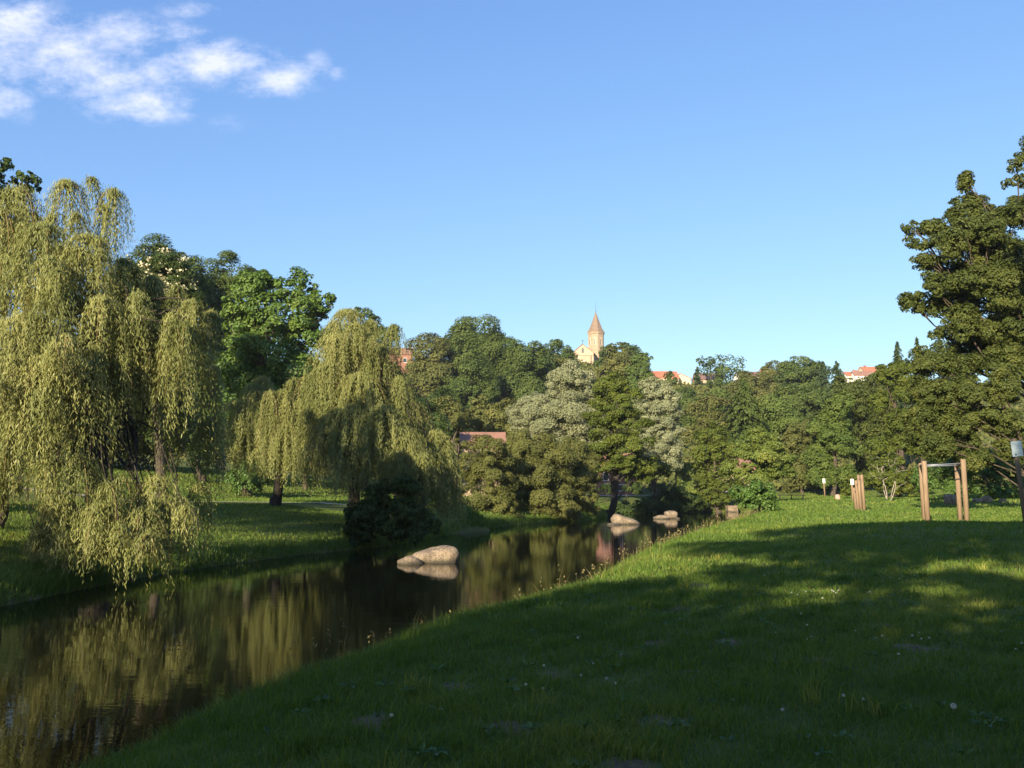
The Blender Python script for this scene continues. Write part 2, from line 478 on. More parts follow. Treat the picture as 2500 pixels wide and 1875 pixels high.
def rhombs(C, N, T, length, width):
    """leaf-sized kites: centre, normal, axis, length, width"""
    N = unit(N)
    T = unit(T - N * np.sum(T * N, -1, keepdims=True))
    B = np.cross(N, T)
    l = np.asarray(length)[..., None] * 0.5
    w = np.asarray(width)[..., None] * 0.5
    bend = N * l * 0.18
    V = np.stack([C - T * l, C + B * w + T * l * 0.1 + bend, C + T * l, C - B * w + T * l * 0.1 + bend], 1)
    return V.reshape(-1, 3)


def leaf_mesh(name, V, mat, parent, origin, tint):
    n = len(V) // 4
    me = mesh_np(name, V, np.arange(n * 4), np.full(n, 4), False, tint, origin)
    return link(name, me, mat, parent)


STAT = {'leaves': 0}


def crown_leaves(lobes, s, cov=1.0, wid=0.62, subk=1.0, subr=0.34, inner=0.25, flat=0.8, rj=0.34):
    """lobes: (centre, radii).  Clumps of leaves cover each lobe; every clump is a little dome of its own."""
    Cs, Ns, Ts, tn = [], [], [], []
    for c, r in lobes:
        rm = float(np.mean(r))
        K = int(np.clip(22 * subk * (1 + 0.15 * rm), 10, 60))
        i = np.arange(K) + 0.5
        ph = np.arccos(1 - 2 * i / K); th = math.pi * (1 + 5 ** 0.5) * i + R.uniform(0, 6.28)
        D = np.stack([np.cos(th) * np.sin(ph), np.sin(th) * np.sin(ph), np.cos(ph)], 1) + R.normal(0, 0.38, (K, 3))
        D = unit(D)
        D = D[((D[:, 2] > -0.55) | (R.random(K) < 0.35)) & (R.random(K) < 0.86)]
        SC = c + r * D * R.uniform(0.68, 1.02, (len(D), 1))
        SR = rm * subr * np.exp(R.normal(-0.05, 0.33, len(D)))
        area = s * s * wid * 0.5
        for sc, sr, d in zip(SC, SR, D):
            n = int(cov * 4 * math.pi * sr * sr * 0.55 / area) + 4
            q = unit(R.normal(0, 1, (n, 3)) + d * 0.55 + np.array([0, 0, 0.25]))
            pos = sc + q * np.array([1.12, 1.12, flat]) * sr * R.uniform(0.45, 1.08, (n, 1)) ** 0.7
            Cs.append(pos)
            Ns.append(q * 0.75 + d * 0.35 + np.array([0, 0, 0.35]) + R.normal(0, rj, (n, 3)))
            Ts.append(R.normal(0, 1, (n, 3)))
            tn.append(np.full(n, R.normal(0, 0.10)) + R.normal(0, 0.13, n))
        n = int(inner * 4 * math.pi * rm * rm / area * 0.5)
        q = unit(R.normal(0, 1, (n, 3)))
        Cs.append(c + q * r * (R.random((n, 1)) ** 0.45) * 0.8)
        Ns.append(q + R.normal(0, 0.5, (n, 3))); Ts.append(R.normal(0, 1, (n, 3))); tn.append(R.normal(-0.05, 0.15, n))
    C = np.concatenate(Cs); N = np.concatenate(Ns); T = np.concatenate(Ts); tn = np.concatenate(tn)
    L = s * R.uniform(0.65, 1.4, len(C))
    STAT['leaves'] += len(C)
    return rhombs(C, N, T, L, L * wid), np.clip(0.5 + tn, 0, 1)


def limb(mb, a, b, r0, r1, n=7, sag=0.12, k=7, wig=1.0):
    a, b = np.asarray(a, float), np.asarray(b, float)
    t = np.linspace(0, 1, k)[:, None]
    L = np.linalg.norm(b - a)
    mid = R.normal(0, 0.06 * L, 3) * wig
    mid2 = R.normal(0, 0.03 * L, 3) * wig
    pts = a + (b - a) * t + np.sin(t * math.pi) * (mid + np.array([0, 0, sag * L])) + np.sin(t * 2 * math.pi) * mid2
    mb.tube(pts, np.interp(t[:, 0], [0, 1], [r0, r1]), n)
    return pts


def px_lobes(Y, lobes, depth=1.0, yj=0.45):
    out = []
    for l in lobes:
        u, v, ru, rv = l[:4]
        k = mpp(Y)
        dy = (l[4] if len(l) > 4 else R.uniform(-yj, yj) * ru * k)
        c = at(u, v, Y + dy)
        out.append((c, np.array([ru * k, (ru + rv) * 0.5 * k * depth, rv * k])))
    return out


def tree(name, label, cat, Y, lobes, mat, group=None, base_u=None, leafpx=2.1, cov=1.0, bark='bark', tr=None, twigs=4,
         wid=0.62, subk=1.0, subr=0.34, inner=0.25, sink=0.3, base=None, multi=1, flat=0.8, extra=None, s=None, rj=0.34, split=0):
    if split:
        new = []
        for l in lobes:
            if l[2] < 24: new.append(l); continue
            for q in range(split):
                f = R.uniform(0.46, 0.72) + (0.03 if Y == 70 else 0)
                a_, b_ = R.uniform(0, 6.28), R.uniform(0.25, 0.62)
                new.append((l[0] + math.cos(a_) * b_ * l[2], l[1] + math.sin(a_) * b_ * l[3], 0.5 * (l[2] + l[3]) * f * R.uniform(0.9, 1.25), l[3] * f * R.uniform(0.9, 1.35)) + (((l[4] + R.uniform(-0.4, 0.4) * l[2] * mpp(Y)),) if len(l) > 4 else (R.uniform(-0.7, 0.7) * l[2] * mpp(Y),)))
        lobes = new
    LB = px_lobes(Y, lobes)
    cen = np.mean([c for c, r in LB], axis=0)
    top = max(c[2] + r[2] for c, r in LB)
    if base is None:
        bx = at(base_u, 1100, Y)[0] if base_u is not None else cen[0]
        base = np.array([bx, Y, gz(bx, Y)])
    else:
        base = np.array([base[0], base[1], gz(base[0], base[1])])
    root = thing(name, base, label, cat, group)
    mb = MB()
    H = max(1.0, top - base[2])
    rad = tr or (0.05 + 0.019 * H)
    for q in range(multi):
        off = np.array([R.normal(0, rad * 1.5), R.normal(0, rad * 1.5), 0]) if multi > 1 else np.zeros(3)
        bb = base + off + np.array([0, 0, -sink])
        tt = np.array([cen[0] + off[0] * 3, cen[1] + off[1] * 3, base[2] + H * 0.72])
        tt[:2] = bb[:2] * 0.35 + tt[:2] * 0.65
        trunk = limb(mb, bb, tt, rad, rad * 0.4, 9, 0.0, 9, 0.6)
        # root flare
        mb.tube([bb, bb + np.array([0, 0, sink + 0.25 * rad]), bb + np.array([0, 0, sink + 2.2 * rad])], [rad * 1.4, rad * 1.25, rad * 0.98], 9)
        for li, (c, r) in enumerate(LB):
            if multi > 1 and li % multi != q: continue
            if split and li % split: continue
            h = np.clip((c[2] - base[2]) / H * 0.75, 0.22, 0.95)
            j = int(h * (len(trunk) - 1))
            e = limb(mb, trunk[j], c + np.array([0, 0, -0.2 * r[2]]), rad * (0.30 - 0.15 * h), rad * 0.07, 6, 0.05)
            for _ in range(twigs):
                d = unit(R.normal(0, 1, 3) + np.array([0, -0.4, 0.2]))
                limb(mb, e[R.integers(3, 7)], c + r * d * R.uniform(0.75, 1.0), rad * 0.11, rad * 0.03, 4, 0.05, 5)
    mb.build('trunk', M[bark], root, True, base)
    V, tn = crown_leaves(LB, s or leafpx * Y / 939.0, cov, wid, subk, subr, inner, flat, rj)
    leaf_mesh('crown', V, M[mat], root, base, tn)
    if extra: extra(root, base, LB)
    return root


def conifer(name, label, Y, u, vtop, vbot, ru, mat='conifer', group=None, droop=0.35, cat='conifer', dens=1.0, vtrunk=False):
    k = mpp(Y)
    tip = at(u, vtop, Y)
    base = np.array([tip[0], Y, gz(tip[0], Y)])
    zb = at(u, vbot, Y)[2]
    root = thing(name, base, label, cat, group)
    mb = MB()
    H = tip[2] - base[2]
    mb.tube([base - [0, 0, 0.3], base + [0, 0, H * 0.5], tip], [0.05 + 0.014 * H, 0.03 + 0.008 * H, 0.02], 7)
    s = 2.6 * Y / 939.0
    Hc = tip[2] - zb
    Rm = ru * k
    Cs, Ns, Ts = [], [], []
    nb = int(Hc / (s * 0.9)) * 7
    for i in range(nb):
        t = (i + R.random()) / nb
        z = tip[2] - Hc * t
        L = Rm * (0.06 + t ** 0.85) * R.uniform(0.65, 1.12)
        az = R.uniform(0, 6.283)
        d = np.array([math.cos(az), math.sin(az), 0])
        n = max(4, int(dens * L / s * 7))
        q = R.random(n)
        side = np.cross(d, [0, 0, 1.0])
        pos = np.array([tip[0], tip[1], z]) + d * (q * L)[:, None] + np.array([0, 0, 1.0]) * (0.12 * L * q - droop * L * q * q + R.normal(0, 0.25 * s, n))[:, None] \
            + side * (R.normal(0, 0.16, n) * L * (1.15 - q))[:, None]
        Cs.append(pos)
        Ns.append(np.array([0, 0, 1.0]) + d * 0.7 + R.normal(0, 0.4, (n, 3)))
        Ts.append(d + np.array([0, 0, -0.5]) + R.normal(0, 0.35, (n, 3)))
        if i % 7 == 0:
            mb.tube([[tip[0], tip[1], z], list(np.array([tip[0], tip[1], z]) + d * L * 0.8 + [0, 0, (0.1 - droop * 0.64) * L])], [0.05, 0.015], 4)
    mb.build('trunk', M['bark'], root, True, base)
    C = np.concatenate(Cs)
    L = s * R.uniform(0.8, 1.5, len(C))
    STAT['leaves'] += len(C)
    leaf_mesh('crown', rhombs(C, np.concatenate(Ns), np.concatenate(Ts), L * 1.3, L * 0.5), M[mat], root, base, np.clip(R.normal(0.5, 0.17, len(C)), 0, 1))
    return root


def willow(name, label, Y, base, trunk_top, clumps, leaf_l, leaf_w, dens, group, trunk_r, lean=0.0):
    """clumps: (u, v, ru, hang, dy) - an arching spray whose whips hang straight down"""
    base = np.array([base[0], base[1], gz(base[0], base[1])])
    root = thing(name, base, label, 'willow tree', group)
    mb, tw = MB(), MB()
    tt = np.asarray(trunk_top, float)
    trunk = limb(mb, base - [0, 0, 0.4], tt, trunk_r, trunk_r * 0.55, 10, 0, 9, 0.3)
    mb.tube([base - [0, 0, 0.4], base + [0, 0, 0.1], base + [0, 0, trunk_r * 1.8]], [trunk_r * 1.4, trunk_r * 1.25, trunk_r], 10)
    allV, allT = [], []
    more = []
    for (u, v, ru, hang, dy) in clumps:
        if ru > 48 and dy < 2:
            for _ in range(2):
                more.append((u + R.uniform(-0.9, 0.9) * ru, v + R.uniform(0.1, 0.55) * hang, ru * R.uniform(0.35, 0.55), hang * R.uniform(0.4, 0.65), dy - R.uniform(0.0, 1.0)))
    for (u, v, ru, hang, dy) in clumps + more:
        k = mpp(Y + dy)
        c = at(u, v, Y + dy)
        r, Lh = ru * k, hang * k
        # arching limb into the clump
        a = trunk[R.integers(4, 9)]
        e = limb(mb, a, c + np.array([0, 0, -0.15 * r]), trunk_r * 0.15, trunk_r * 0.03, 6, 0.08, 9)
        ns = int(dens * (10 + 26 * r * r + 14 * r) )
        phi = R.uniform(0, 2 * math.pi, ns)
        rho = r * np.sqrt(R.uniform(0.02, 1.0, ns))
        ln = Lh * R.uniform(0.45, 1.08, ns)
        lock = np.floor(phi * 2.6).astype(int)              # whips gather into locks
        phi = phi * 0.45 + ((lock + 0.5) / 2.6) * 0.55
        lk = R.uniform(0.7, 1.12, 40)[lock % 40]
        ln *= lk
        per = np.maximum(6, (ln / (leaf_l * 0.30)).astype(int))
        tot = int(per.sum())
        sid = np.repeat(np.arange(ns), per)
        start = np.concatenate([[0], np.cumsum(per)[:-1]])
        t = (np.arange(tot) - start[sid] + R.random(tot)) / per[sid]
        out = np.stack([np.cos(phi), np.sin(phi), np.zeros(ns)], 1)
        sway = R.normal(0, 0.035, (ns, 2))
        hor = rho[sid] * (1 - np.exp(-3.4 * t)) / 0.967
        up = 0.30 * r * (1 - 0.6 * (rho[sid] / r) ** 2)
        z = up * np.sin(np.minimum(t / 0.22, 1) * 1.57) - 0.22 * rho[sid] * np.minimum(1, t * 2.5) ** 2 - ln[sid] * t ** 1.45
        pos = c + out[sid] * hor[:, None] + np.stack([sway[sid, 0] * ln[sid] * t + 0.03 * np.sin(7 * t + sid), sway[sid, 1] * ln[sid] * t, z], 1)
        pos += R.normal(0, leaf_l * 0.30, pos.shape)
        dirn = np.stack([R.normal(0, 0.36, tot), R.normal(0, 0.36, tot), -np.ones(tot) * (0.25 + 0.75 * np.minimum(1, t / 0.25))], 1) + out[sid] * 0.3
        nrm = out[sid] * 0.9 + R.normal(0, 0.28, (ns, 3))[sid] + R.normal(0, 0.24, (tot, 3)) + np.array([0, -0.15, 0.35])
        L = leaf_l * R.uniform(0.6, 1.25, tot)
        allV.append(rhombs(pos, nrm, dirn, L, leaf_w * R.uniform(0.7, 1.3, tot)))
        allT.append(np.clip(0.5 + R.normal(0, 0.12) + R.normal(0, 0.13, ns)[sid] + R.normal(0, 0.05, tot), 0, 1))
        for _ in range(4 if r > 0.6 else 2):               # bare whips showing at the top of the arch
            p0 = R.uniform(0, 6.283); d = np.array([math.cos(p0), math.sin(p0), 0]); q = np.linspace(0, 1, 14)
            rr = r * R.uniform(0.4, 1.0); a_ = 0.30 * r * (1 - 0.6 * (rr / r) ** 2)
            zz = a_ * np.sin(np.minimum(q / 0.22, 1) * 1.57) - 0.22 * rr * np.minimum(1, q * 2.5) ** 2 - 0.7 * Lh * q ** 1.45
            pts = c + d * (rr * (1 - np.exp(-3.4 * q)) / 0.967)[:, None] + np.array([0, 0, 1.0]) * zz[:, None]
            tw.tube(pts, np.linspace(0.013, 0.004, 14) * (Y / 33) ** 0.5, 4)
    mb.build('trunk', M['darkbark'], root, True, base)
    tw.build('whips', M['twig'], root, True, base)
    V = np.concatenate(allV)
    STAT['leaves'] += len(V) // 4
    leaf_mesh('crown', V, M['willow'], root, base, np.concatenate(allT))
    return root


# ------------------------------------------------------------------ willows
GW = 'weeping willows on the far bank'
W1 = [(45, 470, 85, 230, 0), (165, 452, 70, 230, 0.5), (275, 470, 55, 250, 0.5), (225, 440, 35, 120, 1), (110, 560, 90, 250, -2), (215, 585, 85, 260, -2),
      (15, 640, 90, 260, -2), (300, 640, 60, 230, -0.5), (150, 715, 95, 260, -3.5), (60, 785, 100, 260, -3.5), (250, 740, 90, 270, -3), (365, 715, 55, 190, 0.5),
      (330, 810, 75, 240, -2), (470, 742, 62, 330, -2.5), (420, 775, 45, 290, -3), (515, 765, 38, 240, -1.5), (372, 680, 48, 200, 0.5), (418, 728, 40, 230, 0.5), (335, 660, 40, 180, -0.5), (338, 722, 48, 160, -2.5), (-120, 800, 110, 320, 1), (-140, 1050, 100, 220, 0), (-110, 600, 90, 280, 1), (-60, 1150, 80, 150, -2), (300, 700, 60, 230, -1.5), (350, 765, 60, 250, -1.2), (392, 805, 55, 250, -1.5), (432, 705, 42, 190, 0), (385, 690, 45, 200, 1), (-45, 690, 90, 300, -1), (-25, 900, 90, 300, -3),
      (105, 890, 110, 260, -4.5), (215, 900, 95, 240, -4), (50, 1000, 90, 240, -4), (190, 1130, 100, 190, -3.5), (290, 1180, 90, 190, -3),
      (385, 1180, 85, 200, -2.5), (150, 1240, 85, 150, -3.5), (240, 1250, 95, 160, -4), (340, 1260, 100, 150, -3.5), (440, 1235, 75, 150, -2), (490, 1190, 45, 180, -1),
      (110, 1290, 55, 110, -3.5), (520, 900, 45, 330, 1.5), (505, 1040, 45, 200, 1.5), (60, 560, 90, 280, 2.5), (180, 620, 100, 300, 3), (280, 760, 100, 300, 3),
      (80, 800, 110, 320, 3), (400, 850, 80, 320, 3), (200, 950, 100, 200, 3), (440, 950, 70, 260, 2.5), (20, 1120, 50, 120, -2),
      (0, 520, 70, 200, -1.5), (120, 640, 70, 200, -3.5), (160, 830, 60, 160, -5), (30, 880, 60, 180, -5)]
bx = at(215, 1100, 33)
willow('weeping_willow', 'huge weeping willow whose skirts trail into the river at the water edge', 33, (bx[0], 34.0), at(240, 760, 33.5), W1, 0.19, 0.030, 1.55, GW, 0.42)
W2 = [(850, 768, 75, 170, 0), (905, 790, 45, 130, 0.5), (962, 798, 34, 170, 0.5), (820, 830, 80, 190, -1), (925, 850, 60, 160, -0.5), (795, 900, 60, 170, -1.5), (880, 925, 85, 200, -2),
      (975, 925, 38, 190, -1), (770, 965, 55, 170, -1.5), (850, 1010, 105, 150, -3), (930, 1010, 105, 170, -3), (1010, 985, 50, 160, 0), (1065, 1060, 55, 150, -0.5),
      (1095, 1085, 36, 140, 0), (800, 1040, 60, 150, -2), (870, 1055, 105, 160, -3.5), (980, 1060, 95, 170, -3), (1050, 1110, 65, 150, -1.5), (1105, 1140, 35, 130, -0.5), (1080, 1135, 50, 110, -1), (1010, 1160, 60, 90, -2.2), (1075, 1180, 50, 100, -0.5), (1108, 1200, 36, 80, 0),
      (1040, 1150, 55, 110, -2), (850, 850, 90, 240, 2.5), (940, 900, 90, 240, 2.5), (900, 1000, 120, 200, 3), (1020, 1040, 80, 180, 2), (790, 950, 70, 200, 1.5), (870, 800, 50, 100, -1.5)]
bx = at(872, 1100, 54)
willow('weeping_willow', 'rounded weeping willow standing between the small willow and the riverside scrub', 54, (bx[0], 54.0), at(885, 900, 54), W2, 0.19, 0.04, 1.15, GW, 0.36)
W3 = [(692, 960, 50, 200, -1), (735, 985, 50, 190, -1), (668, 1000, 42, 170, -1), (705, 1040, 60, 140, -1.4), (620, 945, 55, 200, 1), (575, 985, 50, 180, 1.5), (760, 1000, 50, 170, -0.5), (675, 1060, 46, 110, -1.4),
      (640, 925, 45, 190, 1.5), (600, 1040, 50, 120, 1), (770, 1030, 45, 140, 0), (660, 960, 34, 150, -1.5), (720, 930, 40, 150, 0)]
bx = at(676, 1100, 60)
willow('weeping_willow', 'small weeping willow on a straight dark trunk left of the rounded willow', 60, (bx[0], 60.0), at(672, 985, 60), W3, 0.20, 0.043, 1.2, GW, 0.33)

# ------------------------------------------------------------------ trees and shrubs
def far(u, v, ru, rv): return (u, v, ru, rv)

GL = 'broadleaf trees behind the willows'
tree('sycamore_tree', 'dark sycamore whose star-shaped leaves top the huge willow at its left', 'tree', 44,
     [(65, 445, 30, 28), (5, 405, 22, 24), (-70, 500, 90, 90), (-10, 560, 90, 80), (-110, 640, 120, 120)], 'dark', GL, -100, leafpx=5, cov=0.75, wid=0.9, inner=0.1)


def blossom(root, base, LB):
    Cs = []
    for c, r in LB:
        for _ in range(19):
            d = unit(R.normal(0, 1, 3) + np.array([0, -0.6, 0.4]))
            q = c + r * d * 1.06
            Cs.append(q + R.normal(0, 0.16, (16, 3)))
    C = np.concatenate(Cs)
    L = R.uniform(0.12, 0.24, len(C))
    leaf_mesh('blossom', rhombs(C, R.normal(0, 1, C.shape) + [0, -0.6, 0.6], R.normal(0, 1, C.shape), L, L * 0.9), M['cream_flower'], root, base, R.random(len(C)))


tree('flowering_tree', 'dark tree sprinkled with cream blossom behind the huge willow', 'tree', 72,
     [(355, 672, 52, 48), (415, 665, 48, 50), (440, 740, 50, 55), (320, 720, 60, 60), (390, 780, 80, 80)], 'dark', GL, 400, extra=blossom)
tree('broadleaf_tree', 'dark treetop rising behind the cream blossom tree', 'tree', 120,
     [(395, 655, 62, 58), (350, 700, 60, 60), (430, 720, 60, 70), (390, 800, 90, 90)], 'hill', GL, 390)
tree('broadleaf_tree', 'dark dome-crowned tree on the skyline between blossom tree and bright green tree', 'tree', 130,
     [(545, 678, 78, 62), (480, 705, 52, 55), (605, 700, 42, 52), (520, 740, 80, 50), (560, 800, 90, 70), (500, 880, 90, 90)], 'hill', GL, 540, subr=0.3)
tree('plane_tree', 'tall bright green tree with big leaves and crooked pale limbs', 'tree', 87,
     [(735, 698, 34, 34), (700, 715, 38, 40), (622, 712, 52, 46), (640, 690, 30, 30), (805, 728, 16, 12), (775, 745, 34, 34), (690, 780, 80, 65), (600, 795, 62, 58), (570, 760, 30, 35), (655, 860, 95, 70),
      (590, 905, 62, 58), (755, 835, 62, 70), (650, 960, 100, 60), (580, 990, 60, 60), (720, 930, 70, 70)], 'plane', GL, 606, leafpx=3.4, bark='bark', cov=0.95, subr=0.30, subk=1.2)
tree('broadleaf_tree', 'dark treetop peeping out behind the rounded willow', 'tree', 110,
     [(885, 795, 42, 42), (915, 850, 45, 55), (865, 870, 60, 60), (900, 950, 70, 70)], 'hill', GL, 890)
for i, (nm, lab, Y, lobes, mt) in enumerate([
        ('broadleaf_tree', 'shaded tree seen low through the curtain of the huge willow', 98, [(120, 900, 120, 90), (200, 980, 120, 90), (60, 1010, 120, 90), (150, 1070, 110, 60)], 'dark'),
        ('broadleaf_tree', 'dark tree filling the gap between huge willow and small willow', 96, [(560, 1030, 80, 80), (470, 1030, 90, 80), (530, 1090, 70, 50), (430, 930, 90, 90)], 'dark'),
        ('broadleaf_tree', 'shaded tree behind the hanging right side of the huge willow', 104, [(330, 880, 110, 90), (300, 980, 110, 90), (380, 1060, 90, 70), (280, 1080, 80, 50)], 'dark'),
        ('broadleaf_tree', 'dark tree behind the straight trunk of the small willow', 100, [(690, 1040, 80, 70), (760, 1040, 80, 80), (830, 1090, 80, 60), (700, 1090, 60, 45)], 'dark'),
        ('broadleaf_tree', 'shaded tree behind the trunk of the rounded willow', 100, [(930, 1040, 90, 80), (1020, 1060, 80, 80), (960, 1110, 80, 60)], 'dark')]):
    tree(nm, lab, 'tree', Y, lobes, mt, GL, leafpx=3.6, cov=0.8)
tree('round_shrub', 'low green shrub on the sunny grass beside the small willow', 'shrub', 84,
     [(590, 1155, 34, 28), (622, 1168, 34, 26), (605, 1140, 26, 20), (575, 1172, 22, 22), (605, 1188, 34, 18)], 'bushgreen', None, 600, leafpx=3, multi=3, tr=0.05)

GH = 'trees on the wooded hillside'
HT = [  # name, label, Y, base_u, lobes, material, options
    ('broadleaf_tree', 'olive-dark tree at the left end of the hilltop grove beside the brick house', 238, 1040, [(1050, 868, 42, 48), (1020, 910, 35, 45), (1065, 930, 50, 55), (1030, 975, 45, 45)], 'hillolive'),
    ('broadleaf_tree', 'tallest dome-shaped dark tree of the hilltop grove', 246, 1165, [(1165, 822, 58, 42), (1118, 850, 46, 44), (1205, 862, 46, 50), (1155, 880, 72, 55), (1125, 920, 50, 50)], 'hill'),
    ('broadleaf_tree', 'dark tree low in the grove beneath the tallest dome', 228, 1150, [(1150, 935, 48, 50), (1180, 965, 42, 45), (1140, 985, 42, 40), (1105, 960, 30, 45)], 'hill'),
    ('broadleaf_tree', 'broad dark tree between the tallest dome and the church gable', 240, 1285, [(1285, 872, 44, 40), (1255, 900, 40, 45), (1310, 905, 42, 50), (1270, 955, 55, 50), (1300, 985, 50, 40)], 'hill'),
    ('broadleaf_tree', 'green round treetop just left of the church gable', 262, 1362, [(1360, 862, 36, 34), (1340, 895, 36, 36), (1368, 905, 40, 45), (1350, 945, 45, 45)], 'hill'),
    ('broadleaf_tree', 'brownish tree overlapping the lower left of the church front', 250, 1390, [(1378, 905, 26, 30), (1398, 945, 26, 34), (1380, 960, 35, 40)], 'hillolive'),
    ('broadleaf_tree', 'dark tree rising against the right side of the church tower', 300, 1478, [(1486, 866, 22, 24), (1474, 895, 20, 26), (1480, 928, 30, 36), (1468, 958, 30, 36)], 'hill'),
    ('broadleaf_tree', 'light green round tree right of the church tower', 278, 1508, [(1505, 872, 32, 30), (1520, 900, 36, 40), (1500, 935, 38, 45)], 'scrub'),
    ('broadleaf_tree', 'dark pointed treetop behind the light green tree near the church', 305, 1530, [(1528, 862, 22, 24), (1540, 890, 25, 30), (1545, 925, 35, 45)], 'hill'),
    ('broadleaf_tree', 'open-crowned tree between the church trees and the orange roofed house', 272, 1572, [(1560, 880, 14, 20), (1576, 888, 16, 26), (1560, 925, 30, 38), (1550, 965, 45, 40)], 'hillfresh'),
    ('broadleaf_tree', 'tree in front of the middle of the orange roofed house', 300, 1635, [(1638, 930, 13, 22), (1628, 965, 24, 26), (1660, 968, 26, 24)], 'hill'),
    ('broadleaf_tree', 'dark tree on the slope below the orange roofed house', 232, 1680, [(1680, 985, 34, 32), (1700, 1020, 38, 42), (1665, 1020, 38, 42), (1690, 1065, 40, 42)], 'hill'),
    ('broadleaf_tree', 'thin see-through tree against the sky right of the pointed spruce', 315, 1735, [(1722, 888, 26, 18), (1748, 886, 26, 20), (1738, 905, 30, 18)], 'dark'),
    ('broadleaf_tree', 'dense dark round tree beside the thin see-through tree', 300, 1788, [(1785, 908, 40, 34), (1800, 930, 36, 36), (1762, 935, 40, 34), (1755, 965, 45, 34)], 'hill'),
    ('broadleaf_tree', 'olive tree below the brown roofed house on the ridge', 265, 1840, [(1828, 955, 40, 36), (1860, 945, 34, 32), (1790, 985, 45, 40), (1850, 985, 45, 36)], 'hillolive'),
    ('broadleaf_tree', 'round skyline tree right of the brown roofed house', 300, 1900, [(1895, 912, 36, 26), (1875, 935, 30, 30), (1915, 945, 36, 30)], 'hillolive'),
    ('broadleaf_tree', 'tallest dark oak-like tree on the right-hand skyline', 295, 1955, [(1955, 900, 40, 28), (1930, 925, 34, 34), (1985, 925, 32, 34), (1960, 955, 50, 34)], 'hill'),
    ('broadleaf_tree', 'dark spreading tree with bare limbs below the twin spruces', 230, 1975, [(1980, 985, 50, 36), (1930, 990, 40, 38), (2030, 985, 45, 36), (1960, 1025, 55, 36)], 'hill'),
    ('broadleaf_tree', 'slope tree in the middle of the wooded valley side', 205, 1900, [(1890, 1005, 44, 40), (1920, 1040, 44, 40), (1870, 1045, 40, 40)], 'hillfresh'),
    ('broadleaf_tree', 'olive slope tree above the alder that overhangs the river', 190, 1750, [(1735, 1010, 42, 38), (1760, 1045, 46, 40), (1715, 1060, 36, 40)], 'hillolive'),
    ('broadleaf_tree', 'slope tree hidden halfway below the pale stone house', 250, 1650, [(1650, 1000, 36, 34), (1640, 1040, 36, 40), (1740, 985, 34, 30)], 'hillfresh'),
    ('broadleaf_tree', 'dark slope tree in the shadow below the hilltop grove', 180, 1120, [(1100, 1020, 46, 40), (1060, 1000, 40, 45), (1130, 1060, 46, 34)], 'dark'),
    ('broadleaf_tree', 'round dark green tree at the right of the ridge houses', 250, 2150, [(2150, 918, 24, 24), (2142, 945, 30, 30), (2165, 950, 30, 34)], 'hill'),
]
for nm, lab, Y, bu, lobes, mt in HT:
    sparse = 'see-through' in lab
    tree(nm, lab, 'tree', Y, lobes, mt, GH, bu, leafpx=2.1, cov=0.35 if sparse else 0.95, inner=0.02 if sparse else 0.25, twigs=3, subr=0.26 if sparse else 0.33)

GC = 'conifers on the ridge'
conifer('spruce_tree', 'small pointed spruce standing alone against the sky mid-ridge', 305, 1702, 898, 985, 27, group=GC)
conifer('spruce_tree', 'left one of the twin spruces on the right-hand skyline', 290, 2009, 885, 960, 28, group=GC)
conifer('spruce_tree', 'right one of the twin spruces, its side branches reaching toward the ridge houses', 285, 2042, 884, 970, 38, group=GC)
conifer('spruce_tree', 'wispy conifer right of the ridge houses', 245, 2160, 893, 960, 34, group=GC, dens=0.7)
conifer('spruce_tree', 'tall ragged conifer peeking over the right-hand oaks', 170, 2190, 836, 1000, 38, group=GC, dens=0.7)
conifer('spruce_tree', 'ragged conifer nearest the big oak at the skyline', 165, 2238, 828, 1000, 40, group=GC, dens=0.7)
conifer('larch_tree', 'broad drooping conifer with pale trunk halfway up the valley side', 185, 1815, 925, 1110, 95, 'hill', GC, 0.6, 'conifer')

GB = 'shrubs on the valley floor'
tree('bushy_shrub', 'sunlit olive shrub above the low tiled roof', 'shrub', 150, [(1180, 1005, 30, 34), (1165, 1030, 36, 34), (1195, 1040, 34, 30)], 'scrub', GB, 1180, multi=2)
tree('bushy_shrub', 'olive shrub between the rounded willow and the low tiled roof', 'shrub', 140, [(1100, 1010, 40, 36), (1085, 1035, 40, 34), (1120, 1050, 34, 26)], 'scrub', GB, 1100, multi=2)
tree('bushy_shrub', 'olive shrub just left of the large silver willow', 'shrub', 140, [(1232, 1020, 36, 34), (1250, 1050, 34, 30), (1215, 1055, 30, 24)], 'scrub', GB, 1232, multi=2)

GS = 'silver willows beyond the river bend'
tree('silver_willow', 'large pale silver willow with forked limbs above the riverside scrub', 'willow tree', 118,
     [(1390, 925, 46, 32), (1360, 940, 30, 28), (1425, 955, 26, 30), (1310, 1005, 50, 40), (1390, 1000, 62, 42), (1450, 1010, 34, 36), (1335, 1045, 62, 42), (1280, 1040, 32, 36), (1420, 1060, 52, 36),
      (1475, 1075, 30, 34), (1365, 1070, 50, 40)], 'silver', GS, 1375, bark='palebark', tr=0.15, subr=0.30, subk=1.3, wid=0.36, leafpx=2.1, rj=0.5, multi=2, cov=0.9)
tree('silver_willow', 'narrower silver willow right of the dark alder', 'willow tree', 145,
     [(1600, 955, 40, 30), (1580, 985, 34, 32), (1628, 985, 32, 34), (1610, 1020, 44, 34), (1645, 1055, 28, 34), (1595, 1070, 40, 45), (1630, 1115, 34, 45), (1590, 1130, 30, 40)], 'silver', GS, 1605, bark='bark', subr=0.24, subk=1.7, wid=0.42, leafpx=1.9)

